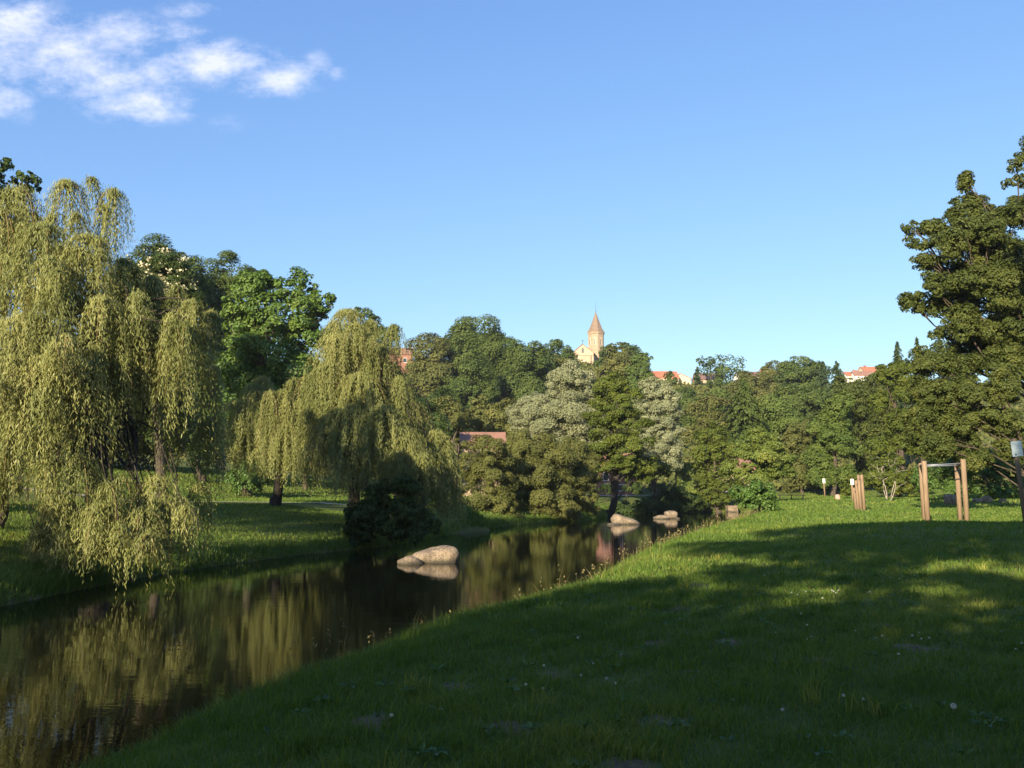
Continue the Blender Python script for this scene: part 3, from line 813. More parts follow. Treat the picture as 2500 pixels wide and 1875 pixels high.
GA = 'alders along the river bend'
tree('alder_tree', 'dark green alder with shade-darkened trunk leaning over the river bend', 'tree', 108,
     [(1500, 930, 36, 24), (1482, 955, 40, 30), (1525, 968, 38, 30), (1495, 1000, 60, 36), (1535, 1035, 52, 34), (1480, 1050, 46, 36), (1550, 1085, 44, 30), (1505, 1100, 54, 34), (1575, 1130, 30, 22), (1465, 1120, 34, 32),
      (1520, 1140, 46, 24), (1490, 1145, 56, 22), (1545, 1165, 50, 16)], 'alder', GA, 1487, bark='darkbark', tr=0.42, subr=0.30, flat=0.55, subk=1.2)  # shade on the trunk is put into the dark bark colour
tree('alder_tree', 'young alder with short trunk beside the dark green alder', 'tree', 120,
     [(1597, 1142, 30, 18), (1622, 1148, 18, 18), (1580, 1155, 24, 14)], 'alder', GA, 1594, bark='darkbark', tr=0.2, flat=0.6)
tree('alder_tree', 'alder overhanging the water by the stone abutment', 'tree', 128,
     [(1745, 1065, 34, 34), (1728, 1105, 38, 36), (1765, 1115, 36, 34), (1740, 1150, 46, 36), (1775, 1180, 36, 30), (1722, 1195, 30, 32), (1745, 1222, 30, 20), (1712, 1228, 20, 16), (1776, 1216, 20, 14)], 'alder', GA, 1752, bark='bark', tr=0.25)
tree('broadleaf_tree', 'small yellow-green tree on the right bank behind the round bush', 'tree', 106,
     [(1848, 1068, 34, 22), (1880, 1090, 36, 26), (1820, 1100, 36, 28), (1855, 1120, 52, 26), (1905, 1125, 34, 26), (1800, 1145, 32, 22), (1860, 1155, 50, 22), (1912, 1155, 30, 20)], 'yellow', None, 1855, tr=0.16, flat=0.6)
tree('broadleaf_tree', 'olive tree with paler top behind the yellow-green tree', 'tree', 150,
     [(1955, 1055, 34, 24), (1940, 1085, 36, 34), (1975, 1095, 34, 36), (1950, 1130, 40, 36), (1985, 1150, 34, 34), (1960, 1175, 34, 26)], 'hillolive', None, 1955)
tree('round_shrub', 'round fresh green bush at the lawn edge above the water', 'shrub', 66,
     [(1830, 1200, 32, 24), (1862, 1205, 28, 26), (1842, 1222, 36, 24), (1820, 1228, 20, 18), (1868, 1228, 20, 16)], 'bushgreen', None, 1842, leafpx=3.0, multi=4, tr=0.04, wid=0.75)

GR = 'riverside scrub on the far bank'
tree('riverside_shrub', 'shaded left shrub of the riverside scrub next to the grassy hummock', 'shrub', 84,
     [(1185, 1100, 55, 36), (1150, 1140, 40, 45), (1200, 1160, 56, 50), (1170, 1210, 50, 46), (1215, 1235, 50, 36), (1170, 1265, 50, 26), (1230, 1268, 40, 22)], 'scrub', GR, 1190, multi=4, tr=0.08, wid=0.4, subr=0.26, subk=1.5)
tree('riverside_shrub', 'broad middle shrub of the riverside scrub below the silver willow', 'shrub', 89,
     [(1285, 1090, 66, 38), (1340, 1110, 56, 40), (1265, 1150, 66, 46), (1330, 1165, 66, 46), (1290, 1215, 70, 44), (1350, 1225, 60, 40), (1250, 1240, 50, 28), (1300, 1262, 60, 22), (1370, 1258, 50, 22)], 'scrub', GR, 1300, multi=5, tr=0.08, wid=0.4, subr=0.26, subk=1.5)
tree('riverside_shrub', 'right end shrub of the riverside scrub touching the dark alder', 'shrub', 95,
     [(1400, 1110, 50, 40), (1430, 1150, 38, 46), (1400, 1175, 50, 46), (1425, 1215, 38, 38), (1390, 1235, 46, 28), (1440, 1240, 22, 22)], 'scrub', GR, 1410, multi=4, tr=0.08, wid=0.4, subr=0.26, subk=1.5)
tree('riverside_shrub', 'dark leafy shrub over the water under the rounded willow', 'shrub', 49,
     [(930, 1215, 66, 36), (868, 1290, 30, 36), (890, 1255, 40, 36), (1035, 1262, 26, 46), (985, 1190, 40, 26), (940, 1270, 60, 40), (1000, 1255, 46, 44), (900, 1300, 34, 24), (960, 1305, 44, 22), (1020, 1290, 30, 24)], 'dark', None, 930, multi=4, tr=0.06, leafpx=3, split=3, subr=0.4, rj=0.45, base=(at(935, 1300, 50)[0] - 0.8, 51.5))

tree('bank_shrub', 'low shrub coloured dark for the shade on the bank between the two alder trunks', 'shrub', 119, [(1530, 1245, 34, 18), (1565, 1238, 34, 20), (1505, 1250, 24, 16), (1548, 1192, 24, 18, 8), (1480, 1196, 16, 16, 8)], 'dark', None, 1540, multi=3, tr=0.05)  # dark leaf colour stands in for the shadow cast on this bank
tree('bank_shrub', 'low shrub coloured dark for the shade on the bank left of the overhanging alder', 'shrub', 123, [(1620, 1228, 40, 24), (1665, 1215, 34, 30), (1690, 1232, 26, 22), (1645, 1242, 40, 14)], 'dark', None, 1650, multi=3, tr=0.05)  # leaves coloured dark in place of the bank's cast shade

GO = 'oaks along the right edge of the lawn'
OK_ = [
    ('oak_tree', 'rounded oak at the left end of the wood behind the stepped posts', 142, 2030, [(2035, 985, 46, 38), (2000, 1030, 36, 42), (2050, 1040, 48, 40), (2015, 1085, 46, 40), (2060, 1100, 44, 38), (2010, 1140, 44, 34), (2060, 1160, 40, 30), (1995, 1175, 34, 24)], 'hillfresh'),
    ('oak_tree', 'broad oak below the ridge houses in the wood behind the lawn', 150, 2095, [(2085, 955, 46, 34), (2125, 965, 46, 36), (2100, 1005, 54, 40), (2150, 1020, 44, 40), (2110, 1060, 50, 42), (2120, 1120, 46, 40), (2100, 1170, 46, 30)], 'oak'),
    ('oak_tree', 'oak with tiered yellowish boughs left of the pull-up frame', 120, 2185, [(2175, 930, 44, 32), (2215, 905, 40, 32), (2165, 985, 52, 34), (2220, 975, 50, 38), (2190, 1040, 58, 36), (2160, 1090, 50, 34), (2225, 1095, 50, 38), (2170, 1140, 50, 28), (2215, 1160, 46, 28)], 'alder'),
    ('oak_tree', 'wide low oak with dead lower branches behind the pull-up frame', 62, 2600, [(2255, 885, 46, 36), (2320, 900, 56, 40), (2290, 955, 64, 44), (2375, 945, 66, 44), (2455, 930, 60, 50), (2235, 960, 40, 34), (2270, 1025, 62, 42), (2350, 1030, 68, 44), (2440, 1020, 66, 50),
        (2300, 1090, 56, 38), (2380, 1100, 60, 40), (2470, 1100, 56, 46), (2240, 1060, 34, 34)], 'oak'),
    ('oak_tree', 'tallest dark oak at the right edge with crooked mossy limbs', 70, 2640, [(2352, 445, 26, 26), (2372, 480, 38, 32), (2335, 520, 34, 26), (2400, 525, 52, 38), (2455, 530, 46, 40), (2280, 560, 44, 30), (2222, 558, 22, 16), (2225, 590, 16, 18), (2340, 590, 66, 42), (2430, 595, 66, 46),
        (2265, 640, 36, 24), (2320, 665, 52, 34), (2400, 670, 66, 46), (2480, 640, 60, 60), (2300, 725, 46, 30), (2235, 735, 34, 20), (2205, 742, 14, 10), (2270, 755, 36, 24), (2360, 755, 60, 44), (2440, 750, 66, 50), (2490, 810, 50, 60), (2380, 825, 66, 44), (2300, 815, 30, 22),
        (2330, 600, 50, 36, -3), (2400, 700, 60, 44, -3), (2440, 800, 60, 50, -3), (2360, 780, 50, 40, -3), (2420, 560, 50, 36, -3), (2290, 690, 40, 30, -2), (2450, 700, 50, 50, -4), (2470, 880, 46, 44, -4), (2250, 600, 24, 16, -1), (2215, 740, 22, 14, -1), (2450, 870, 60, 46), (2330, 870, 50, 40), (2400, 900, 60, 40), (2560, 700, 80, 90), (2570, 550, 70, 70)], 'oak'),
    ('oak_tree', 'oak whose leafy branch tip enters the picture at the top right', 58, 2640, [(2482, 405, 22, 22), (2500, 385, 22, 22), (2462, 448, 16, 12), (2495, 440, 18, 18), (2560, 420, 60, 60), (2620, 500, 100, 90), (2650, 640, 120, 110), (2570, 340, 50, 40)], 'oak'),
    ('broadleaf_tree', 'shaded understorey behind the right legs of the pull-up frame', 92, 2420, [(2300, 1150, 50, 40), (2370, 1155, 56, 42), (2440, 1150, 56, 46), (2260, 1170, 34, 36), (2330, 1195, 46, 22), (2410, 1195, 50, 22), (2490, 1160, 50, 50), (2480, 1200, 40, 20)], 'bushgreen'),
    ('broadleaf_tree', 'shaded thicket between the birch sapling and the pull-up frame', 118, 2160, [(2120, 1165, 40, 34), (2165, 1175, 40, 30), (2205, 1185, 40, 26), (2085, 1185, 34, 22), (2240, 1190, 34, 22)], 'alder'),
    ('broadleaf_tree', 'dark thicket at the wood edge behind the far trail sign', 160, 2010, [(1975, 1185, 40, 26), (2020, 1190, 40, 24), (2060, 1192, 36, 22), (1950, 1195, 26, 16)], 'hill'),
]
for nm, lab, Y, bu, lobes, mt in OK_:
    tree(nm, lab, 'tree', Y, lobes, mt, GO, bu, leafpx=2.2 if Y > 75 else 2.4, bark='bark', flat=0.85, twigs=2, subr=0.36, subk=0.8, inner=0.3, split=4 if Y < 75 else 3, rj=0.42)

# birch sapling with pale stems
bp = at(2165, 1150, 100); bz = gz(bp[0], 100)
root = thing('birch_sapling', (bp[0], 100, bz), 'slim sapling with bare whitish stems at the wood edge', 'sapling')
mb = MB()
for du, dv, u2, v2 in [(0, 0, 2152, 1145), (4, 0, 2168, 1130), (-2, 0, 2140, 1130), (6, 0, 2178, 1140)]:
    a = at(2168 + du, 1218, 100); a[2] = bz - 0.1
    pts = limb(mb, a, at(u2, v2, 100 + R.uniform(-0.5, 0.5)), 0.05, 0.02, 6, 0.02)
    for _ in range(5):
        q = pts[R.integers(2, 7)]
        limb(mb, q, q + np.array([R.normal(0, 0.7), R.normal(0, 0.5), R.uniform(0.4, 1.1)]), 0.03, 0.01, 4, 0.02, 5)
mb.build('trunk', M['birch'], root, True, (bp[0], 100, bz))
V, tn = crown_leaves(px_lobes(100, [(2150, 1150, 26, 24), (2180, 1160, 26, 24), (2165, 1130, 22, 18)]), 0.3, 0.35, 0.6, inner=0.0)
leaf_mesh('crown', V, M['alder'], root, (bp[0], 100, bz), tn)

# leaning trunk at the left frame edge
p0 = at(0, 1320, 35.5); gz0 = gz(p0[0], 35.5)
root = thing('leaning_tree', (p0[0] - 0.3, 35.5, gz0), 'dark leaning trunk at the left edge beside the huge willow', 'tree', GL)
mb = MB(); a = np.array([p0[0] - 0.3, 35.5, gz0 - 0.3])
pts = limb(mb, a, at(30, 1120, 35.5), 0.22, 0.14, 9, 0.0, 9)
limb(mb, pts[-1], at(60, 950, 36.5), 0.14, 0.05, 7); limb(mb, pts[5], at(-60, 960, 36), 0.12, 0.05, 7)
mb.build('trunk', M['bark'], root, True, (p0[0] - 0.3, 35.5, gz0))
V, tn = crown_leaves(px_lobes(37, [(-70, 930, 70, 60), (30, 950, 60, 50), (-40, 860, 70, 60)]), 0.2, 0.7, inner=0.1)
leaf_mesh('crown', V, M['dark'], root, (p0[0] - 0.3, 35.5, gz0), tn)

# trees behind the photographer whose shade covers the near lawn
def wtree(name, label, base, lobes, mat, s, cov):
    b = np.array([base[0], base[1], gz(base[0], base[1])])
    root = thing(name, b, label, 'tree', 'trees behind the photographer')
    mb = MB()
    H = max(c[2] for c, r in lobes)
    tr_ = limb(mb, b - [0, 0, 0.4], np.array([b[0], b[1], b[2] + H * 0.8]), 0.5, 0.2, 9, 0, 9)
    LB = [(np.array(c, float) * [1, 1, 0.93] + [-3.0, 0, 0], np.array(r, float) * [1.1, 0.75, 0.95]) for c, r in lobes]
    for c, r in LB:
        limb(mb, tr_[int(np.clip(c[2] / H * 6, 2, 7))], c, 0.16, 0.05, 6)
    mb.build('trunk', M['bark'], root, True, b)
    V, tn = crown_leaves(LB, s, cov, 0.7, inner=0.12)
    leaf_mesh('crown', V, M[mat], root, b, tn)


wtree('oak_tree', 'large oak behind the viewpoint shading the near lawn', (-2, -13),
      [((-5.6, -13, 6.6), (4.6, 4, 3.6)), ((-6.6, -12.5, 6.2), (3.4, 4, 2.8)), ((-7.2, -14, 6.6), (3.2, 3, 2.4)), ((0.5, -12, 6.4), (4, 4, 3.4)), ((-3.0, -13, 8.0), (3.6, 4, 2.2)), ((2.5, -13, 8.4), (3.8, 4, 2.3)), ((-0.5, -14, 16.0), (4.0, 4, 2.4)), ((-4.0, -13, 15.4), (3, 3, 1.5)),
       ((3.5, -13, 15.8), (4, 4, 2.0)), ((1.0, -13, 18.6), (4.4, 4, 2.8)), ((-2.8, -13, 17.4), (2.6, 3, 1.8)), ((-7.6, -13, 15.0), (2.4, 3, 1.6)), ((-6.6, -13, 17.8), (2.3, 3, 1.6)), ((-5, -13, 20.2), (2.6, 3, 1.6)), ((-5.6, -13, 14.6), (2.6, 3, 1.8)), ((-3.2, -13, 11.6), (1.5, 2, 0.8)), ((1.2, -13, 12.2), (1.6, 2, 1.0)), ((-6.4, -13, 12.0), (1.3, 2, 0.7)), ((4.2, -13, 11.7), (1.3, 2, 0.8)), ((-4.4, -13, 18.6), (2.8, 3, 1.9))], 'oak', 0.45, 0.75)
wtree('oak_tree', 'second large oak behind the viewpoint shading the right of the lawn', (9, -13),
      [((6.5, -13, 6.0), (4.2, 4, 3.4)), ((11.5, -12, 6.4), (4.4, 4, 3.6)), ((7.0, -13, 8.4), (3.6, 4, 2.1)), ((12.5, -13, 9.4), (4.0, 4, 2.0)), ((8.0, -13, 15.8), (4.2, 4, 2.1)), ((13.0, -13, 15.2), (3.6, 4, 2.0)),
       ((6.5, -13, 19.0), (4.2, 4, 3.0)), ((11.5, -13, 19.6), (4.4, 4, 3.0)), ((16, -12, 17), (4, 4, 4)), ((8, -13, 11.8), (1.5, 2, 0.8)), ((12.2, -13, 12.2), (1.6, 2, 0.9)), ((17, -12, 9.5), (4, 4, 5))], 'oak', 0.45, 0.75)
wtree('oak_tree', 'oak on the far bank outside the left of the picture', (-33, 24),
      [((-31, 24, 5), (5, 5, 3.5)), ((-33, 25, 9), (6, 5, 3.5)), ((-28, 26, 10), (4, 4, 3)), ((-30, 25, 12.5), (5, 4, 3))], 'oak', 0.5, 0.8)
wtree('alder_tree', 'low alder on the far bank downstream of the huge willow, outside the picture', (-23, 7),
      [((-20, 7, 4), (3.2, 3, 3)), ((-23, 8, 6), (4, 3, 2.6)), ((-18.5, 9, 3), (2.6, 3, 2.4))], 'alder', 0.4, 0.8)
wtree('oak_tree', 'unseen oak boughs added overhead to darken the near lawn', (6, -3.5),
      [((11, -1, 7.6), (4.2, 3.4, 1.5)), ((8.5, -2, 9.8), (4, 3.2, 1.5))], 'oak', 0.35, 0.8)  # out of view, added to keep skylight off the foreground
wtree('oak_tree', 'unseen broad oak added at the right to block side skylight', (22, -2),
      [((17, -6, 5), (5, 5, 4)), ((22, -3, 6), (5, 5, 5)), ((27, 1, 7), (5, 5, 6)), ((21, -6, 11), (5, 5, 4)), ((26, -2, 12), (5, 5, 4))], 'oak', 0.6, 0.8)  # out of view, added as a skylight blocker on the right
wtree('oak_tree', 'unseen oak added behind the viewpoint to block skylight', (-3, -26),
      [((-6, -26, 6), (5, 4, 5)), ((1, -27, 6), (5, 4, 5)), ((8, -26, 6), (5, 4, 5)), ((15, -25, 6), (5, 4, 5))], 'oak', 0.7, 0.8)  # out of view, added to shut off skylight from the back

# ------------------------------------------------------------------ hedge
c = at(1680, 1145, 150); hb = gz(c[0], 150)
root = thing('clipped_hedge', (c[0], 150, hb), 'flat-topped clipped hedge beside the pale lane', 'hedge')
n = 5000
P_ = R.uniform(-1, 1, (n, 3)); ax = R.integers(0, 3, n); P_[np.arange(n), ax] = np.sign(P_[np.arange(n), ax])
hz = max(1.2, (at(1680, 1132, 150)[2] - hb) / 2)
C = np.array([c[0] + 0.6, 150, hb + hz]) + P_ * [2.4, 0.9, hz] + R.normal(0, 0.07, (n, 3))
V = rhombs(C, np.eye(3)[ax] * np.sign(P_[np.arange(n), ax])[:, None] + R.normal(0, 0.4, (n, 3)), R.normal(0, 1, (n, 3)), np.full(n, 0.45), np.full(n, 0.3))
leaf_mesh('foliage', V, M['yellow'], root, (c[0], 150, hb), np.clip(R.normal(0.5, 0.15, n), 0, 1))
mb = MB(); mb.box((c[0] + 0.6, 150, hb + hz), (4.5, 1.6, 2 * hz - 0.2)); mb.build('branches', M['darkbark'], root, False, (c[0], 150, hb))

# ------------------------------------------------------------------ hillside undergrowth (uncountable)
n = 26000
X = R.uniform(-260, 330, n); Yv = R.uniform(152, 318, n)
keep = np.abs(X / Yv) < 0.75
X, Yv = X[keep], Yv[keep]
Zv = ground_z(X, Yv)
k = 5
C = np.repeat(np.stack([X, Yv, Zv], 1), k, 0) + R.normal(0, 0.9, (len(X) * k, 3)) * [1, 1, 0.5] + [0, 0, 0.5]
V = rhombs(C, R.normal(0, 0.6, C.shape) + [0, -0.5, 0.8], R.normal(0, 1, C.shape), R.uniform(0.8, 1.6, len(C)), R.uniform(0.5, 1.0, len(C)))
o = leaf_mesh('undergrowth', V, M['hillolive'], None, None, np.clip(R.normal(0.5, 0.2, len(C)), 0, 1))
tag(o, 'scrubby undergrowth covering the valley side', 'undergrowth', kind='stuff')

# ------------------------------------------------------------------ grass
def blades(X, Yv, Zv, h, w, lean, tint, name, mat):
    n = len(X)
    az = R.uniform(0, 2 * math.pi, n)
    side = np.stack([np.cos(az), np.sin(az), np.zeros(n)], 1) * (w / 2)[:, None]
    la = R.uniform(0, 2 * math.pi, n)
    ln = np.stack([np.cos(la), np.sin(la), np.zeros(n)], 1) * (lean * h)[:, None]
    b0 = np.stack([X, Yv, Zv - 0.01], 1)
    mid = b0 + ln * 0.3 + np.array([0, 0, 1]) * (h * 0.58)[:, None]
    tip = b0 + ln + np.array([0, 0, 1]) * (h * np.sqrt(np.clip(1 - 0.35 * lean ** 2, 0.2, 1)))[:, None]
    V = np.stack([b0 - side, b0 + side, mid + side * 0.75, mid - side * 0.75, tip], 1).reshape(-1, 3)
    base = np.arange(n)[:, None] * 5
    loops = (base + np.array([[0, 1, 2, 3, 3, 2, 4]])).ravel()
    sizes = np.tile([4, 3], n)
    me = mesh_np(name, V, loops, sizes, False, np.repeat(tint, 2))
    return link(name, me, mat)


def scatter(y0, y1, x0f, x1f, dens, side):
    """points in a depth band; x limits as functions of depth"""
    n = int(dens * (y1 - y0) * max(x1f(y0) - x0f(y0), x1f(y1) - x0f(y1)))
    Yv = R.uniform(y0, y1, n)
    lo, hi = x0f(Yv), x1f(Yv)
    X = R.uniform(lo.min(), hi.max(), n)
    k = (X > lo) & (X < hi)
    X, Yv = X[k], Yv[k]
    ins = in_river(X, Yv)
    k = ~ins
    X, Yv = X[k], Yv[k]
    return X, Yv


gx, gy, gh, gw = [], [], [], []
rx = lambda y: np.interp(y, RIGHT[:, 1], RIGHT[:, 0])
wide = lambda y: 0.60 * np.asarray(y) + 5.0
for (y0, y1, dens, h, w) in [(2.5, 5, 3600, 0.085, 0.0055), (5, 8, 3600, 0.085, 0.0060), (8, 12, 2100, 0.088, 0.0085), (12, 18, 1000, 0.092, 0.013), (18, 28, 420, 0.10, 0.020),
                            (28, 45, 150, 0.11, 0.035), (45, 75, 50, 0.13, 0.06), (75, 150, 14, 0.16, 0.12)]:
    X, Yv = scatter(y0, y1, lambda y: rx(y) + 0.25, wide, dens, 1)
    s_ = soil(X, Yv) if y0 < 60 else np.zeros(len(X))
    patch = wob(X, Yv, 1.4) * 0.5 + wob(X, Yv, 4.1, 2) * 0.5
    k = (R.random(len(X)) > s_ * 0.86) & (R.random(len(X)) < 0.72 + 0.45 * patch)
    X, Yv, patch = X[k], Yv[k], patch[k]
    edge = np.exp(-np.clip(seg_dist(X, Yv, RIGHT) - 1.2, 0, 9) / 0.9)
    gx.append(X); gy.append(Yv)
    gh.append(h * R.uniform(0.45, 1.35, len(X)) * (1 + 0.65 * patch) * (1 + 1.0 * edge)); gw.append(w * R.uniform(0.7, 1.3, len(X)))
X, Yv = np.concatenate(gx), np.concatenate(gy)
h, w = np.concatenate(gh), np.concatenate(gw)
tint = np.clip(0.42 + 0.17 * wob(X, Yv, 0.35, 3) + 0.17 * wob(X, Yv, 1.3, 5) + R.normal(0, 0.16, len(X)), 0, 1)
o = blades(X, Yv, ground_z(X, Yv), h, w, np.abs(R.normal(0.5, 0.3, len(X))), tint, 'lawn_grass', M['grass'])
tag(o, 'rough green grass of the riverside lawn', 'grass', kind='stuff')
ngrass = len(X)

gx, gy, gh, gw = [], [], [], []
lx = lambda y: np.interp(y, LEFT[:, 1], LEFT[:, 0])
for (y0, y1, dens, h, w, wd) in [(16, 45, 130, 0.11, 0.033, 20), (45, 62, 70, 0.12, 0.045, 24), (62, 82, 36, 0.14, 0.065, 34), (82, 128, 14, 0.18, 0.11, 55)]:
    X, Yv = scatter(y0, y1, lambda y: np.maximum(lx(y) - wd, -0.64 * np.asarray(y) - 6), lambda y: lx(y) + 0.0, dens, -1)
    k = (Yv < 62) | (Yv > 68) | (X > -8)
    X, Yv = X[k], Yv[k]
    edge = np.exp(-seg_dist(X, Yv, LEFT) / 1.0)
    gx.append(X); gy.append(Yv)
    gh.append(h * R.uniform(0.5, 1.4, len(X)) * (1 + 0.9 * edge)); gw.append(w * R.uniform(0.7, 1.3, len(X)))
X, Yv = np.concatenate(gx), np.concatenate(gy)
h, w = np.concatenate(gh), np.concatenate(gw)
tint = np.clip(0.42 + 0.15 * wob(X, Yv, 0.3, 3) + R.normal(0, 0.16, len(X)), 0, 1)
o = blades(X, Yv, ground_z(X, Yv), h, w, np.abs(R.normal(0.5, 0.3, len(X))), tint, 'bank_grass', M['grass'])
tag(o, 'green grass of the far river bank', 'grass', kind='stuff')

# long grass hanging over the far waterline
seg = LEFT[3:]
ln_ = np.hypot(*np.diff(seg, axis=0).T); cum = np.concatenate([[0], np.cumsum(ln_)])
n = 34000
tt_ = cum[-1] * R.random(n) ** 1.7
X = np.interp(tt_, cum, seg[:, 0]) - np.abs(R.normal(0.1, 0.6, n)); Yv = np.interp(tt_, cum, seg[:, 1]) + R.normal(0.25, 0.5, n) * (tt_ > 95)
k = ~in_river(X, Yv) & (R.random(n) < 0.55 + 0.45 * wob(tt_, tt_ * 0, 0.9))
X, Yv = X[k], Yv[k]; n = len(X)
h = R.uniform(0.2, 0.6, n) * (0.8 + 0.4 * wob(X, Yv, 0.7))
o = blades(X, Yv, ground_z(X, Yv), h, R.uniform(0.03, 0.05, n) * np.interp(Yv, [20, 60, 120], [0.7, 1.2, 2.2]), np.abs(R.normal(0.6, 0.3, n)), np.clip(R.normal(0.35, 0.2, n), 0, 1), 'bank_reeds', M['grass'])
tag(o, 'long grass hanging over the far waterline', 'grass', kind='stuff')

# coarse tufts and dead straws in the near lawn
n = 420
Yv = 4 + 20 * R.random(n) ** 1.4; X = R.uniform(-4, 12, n)
k = (X > rx(Yv) + 2.4) & (X < 0.56 * Yv + 1.5); X, Yv = X[k], Yv[k]
q = 34
X = np.repeat(X, q) + R.normal(0, 0.06, len(X) * q); Yv = np.repeat(Yv, q) + R.normal(0, 0.06, len(Yv) * q); n = len(X)
o = blades(X, Yv, ground_z(X, Yv), R.uniform(0.10, 0.24, n), 0.004 + 0.0006 * Yv, np.abs(R.normal(0.65, 0.3, n)), np.clip(np.repeat(R.normal(0.4, 0.25, n // q), q) + R.normal(0, 0.1, n), 0, 1), 'grass_tufts', M['grass'])
tag(o, 'coarse grass tufts scattered over the near lawn', 'grass', kind='stuff')
n = 9000
Yv = 4 + 22 * R.random(n) ** 1.3; X = R.uniform(-4, 14, n)
k = (X > rx(Yv) + 2.0) & (X < 0.56 * Yv + 1.5) & (R.random(n) < 0.3 + 0.7 * (wob(X, Yv, 0.8, 7) > 0.1)); X, Yv = X[k], Yv[k]; n = len(X)
o = blades(X, Yv, ground_z(X, Yv), R.uniform(0.05, 0.15, n), 0.003 + 0.0006 * Yv, np.abs(R.normal(0.9, 0.4, n)), np.clip(R.normal(0.3, 0.2, n), 0, 1), 'dry_straw', M['drygrass'])
tag(o, 'dead straws among the lawn grass', 'grass', kind='stuff')

# tall seeding grass along the near bank edge
n = 850
Yv = 9 + 63 * R.random(n)
X = rx(Yv) + 0.9 + np.abs(R.normal(0, 0.55, n))
k = (R.random(n) < 0.25 + 0.75 * (wob(X * 0, Yv, 0.9) > 0.0))
X, Yv = X[k], Yv[k]
n = len(X)
Zg = ground_z(X, Yv)
hh = R.uniform(0.25, 0.6, n) * np.interp(Yv, [6, 20], [0.7, 1.0])
o = blades(X, Yv, Zg, hh, 0.004 + 0.0006 * Yv, np.abs(R.normal(0.3, 0.18, n)), np.clip(R.normal(0.35, 0.2, n), 0, 1), 'tall_grass', M['drygrass'])
tag(o, 'tall dry seeding grass along the near bank edge', 'grass', kind='stuff')
# seed heads
k = R.random(n) < 0.55
C = np.stack([X[k], Yv[k], Zg[k] + hh[k] * 0.9], 1)
C = np.repeat(C, 5, 0) + R.normal(0, 1, (len(C) * 5, 3)) * [0.015, 0.015, 0.05]
V = rhombs(C, R.normal(0, 1, C.shape), R.normal(0, 0.35, C.shape) + [0, 0, 1], np.full(len(C), 0.05), 0.010 + 0.0009 * C[:, 1])
o = leaf_mesh('grass_seed_heads', V, M['drygrass'], None, None, R.random(len(C)))
tag(o, 'feathery seed heads of the tall bank grass', 'grass', kind='stuff')

# broad weed leaves low in the near lawn (plantain, dock)
n = 420
Yv = 4 + 16 * R.random(n) ** 1.4; X = R.uniform(-4, 10, n)
k = (X > rx(Yv) + 2.6) & (X < 0.56 * Yv + 1); X, Yv = X[k], Yv[k]
Cs, Ns, Ts = [], [], []
Zg = ground_z(X, Yv)
for x, y, z in zip(X, Yv, Zg):
    q = R.integers(4, 8); a = R.uniform(0, 6.28) + np.arange(q) * 6.28 / q
    d = np.stack([np.cos(a), np.sin(a), np.full(q, 0.5)], 1)
    Cs.append(np.array([x, y, z + 0.03]) + d * 0.05); Ts.append(d); Ns.append(np.array([0, 0, 1]) + R.normal(0, 0.25, (q, 3)) - d * 0.3)
C = np.concatenate(Cs); L = R.uniform(0.05, 0.11, len(C))
o = leaf_mesh('lawn_weeds', rhombs(C, np.concatenate(Ns), np.concatenate(Ts), L, L * 0.42), M['bushgreen'], None, None, R.random(len(C)))
tag(o, 'broad-leaved weeds growing in the lawn', 'weeds', kind='stuff')

# clover flowers: one built, the rest copied
def lawn_pt(u, v):
    Y = CAMZ * FPX / (v - HORIZON)
    x = (u - 1250) / FPX * Y
    return x, Y


mb = MB(); mb.tube([(0, 0, 0), (0.004, 0, 0.06), (0.002, 0, 0.11)], [0.0022, 0.002, 0.0016], 5)
stem_me = mb.build('stem', M['grass'], None).data
bpy.data.objects.remove(bpy.data.objects['stem'])
q = unit(R.normal(0, 1, (90, 3)) + [0, 0, 0.4])
V = rhombs(np.array([0, 0, 0.112]) + q * [0.013, 0.013, 0.011], q + R.normal(0, 0.3, q.shape), q + [0, 0, 0.4], np.full(90, 0.012), np.full(90, 0.006))
head_me = mesh_np('flower_head', V, np.arange(360), np.full(90, 4), False, R.random(90))
head_me.materials.append(M['petal'])
CL = [(1283, 1678), (1324, 1682), (1475, 1664), (1496, 1670), (1443, 1623), (965, 1761), (1407, 1567), (1857, 1410), (2060, 1403), (2010, 1414), (2017, 1450), (2021, 1453), (2033, 1452), (2026, 1457), (1955, 1453), (1920, 1457), (1935, 1461),
      (2103, 1453), (1994, 1469), (2108, 1456), (1941, 1511), (1955, 1530), (2070, 1539), (1879, 1549), (1965, 1557), (1953, 1564), (2117, 1563), (2222, 1553), (2226, 1571), (2245, 1569), (2133, 1563), (2205, 1565), (2170, 1609), (2035, 1703),
      (2083, 1709), (1890, 1739), (2295, 1490), (2245, 1430), (2217, 1409), (2158, 1413), (2180, 1416), (2140, 1420), (2465, 1585), (2480, 1583), (2450, 1590), (1414, 1653), (1326, 1637)]
for u, v in CL:
    x, y = lawn_pt(u, v)
    o = thing('clover_flower', (x, y, gz(x, y)), 'small white clover flower dotting the shaded lawn', 'flower', 'white clover flowers in the lawn', R.uniform(0, 6))
    sc = R.uniform(0.6, 0.9); o.scale = (sc, sc, sc)
    link('stem', stem_me, None, o); link('flower_head', head_me, None, o)
x, y = lawn_pt(2295, 1775)
o = thing('dandelion_clock', (x, y, gz(x, y)), 'round dandelion clock on a stalk at the lower right', 'flower')
mb = MB(); mb.tube([(0, 0, 0), (0.004, 0, 0.09), (0, 0, 0.17)], [0.003, 0.0026, 0.002], 6); mb.build('stalk', M['grass'], o)
q = unit(R.normal(0, 1, (260, 3)))
V = rhombs(np.array([0, 0, 0.178]) + q * 0.019, q, R.normal(0, 1, q.shape), np.full(260, 0.007), np.full(260, 0.006))
leaf_mesh('seed_ball', V, M['petal'], o, None, R.random(260))

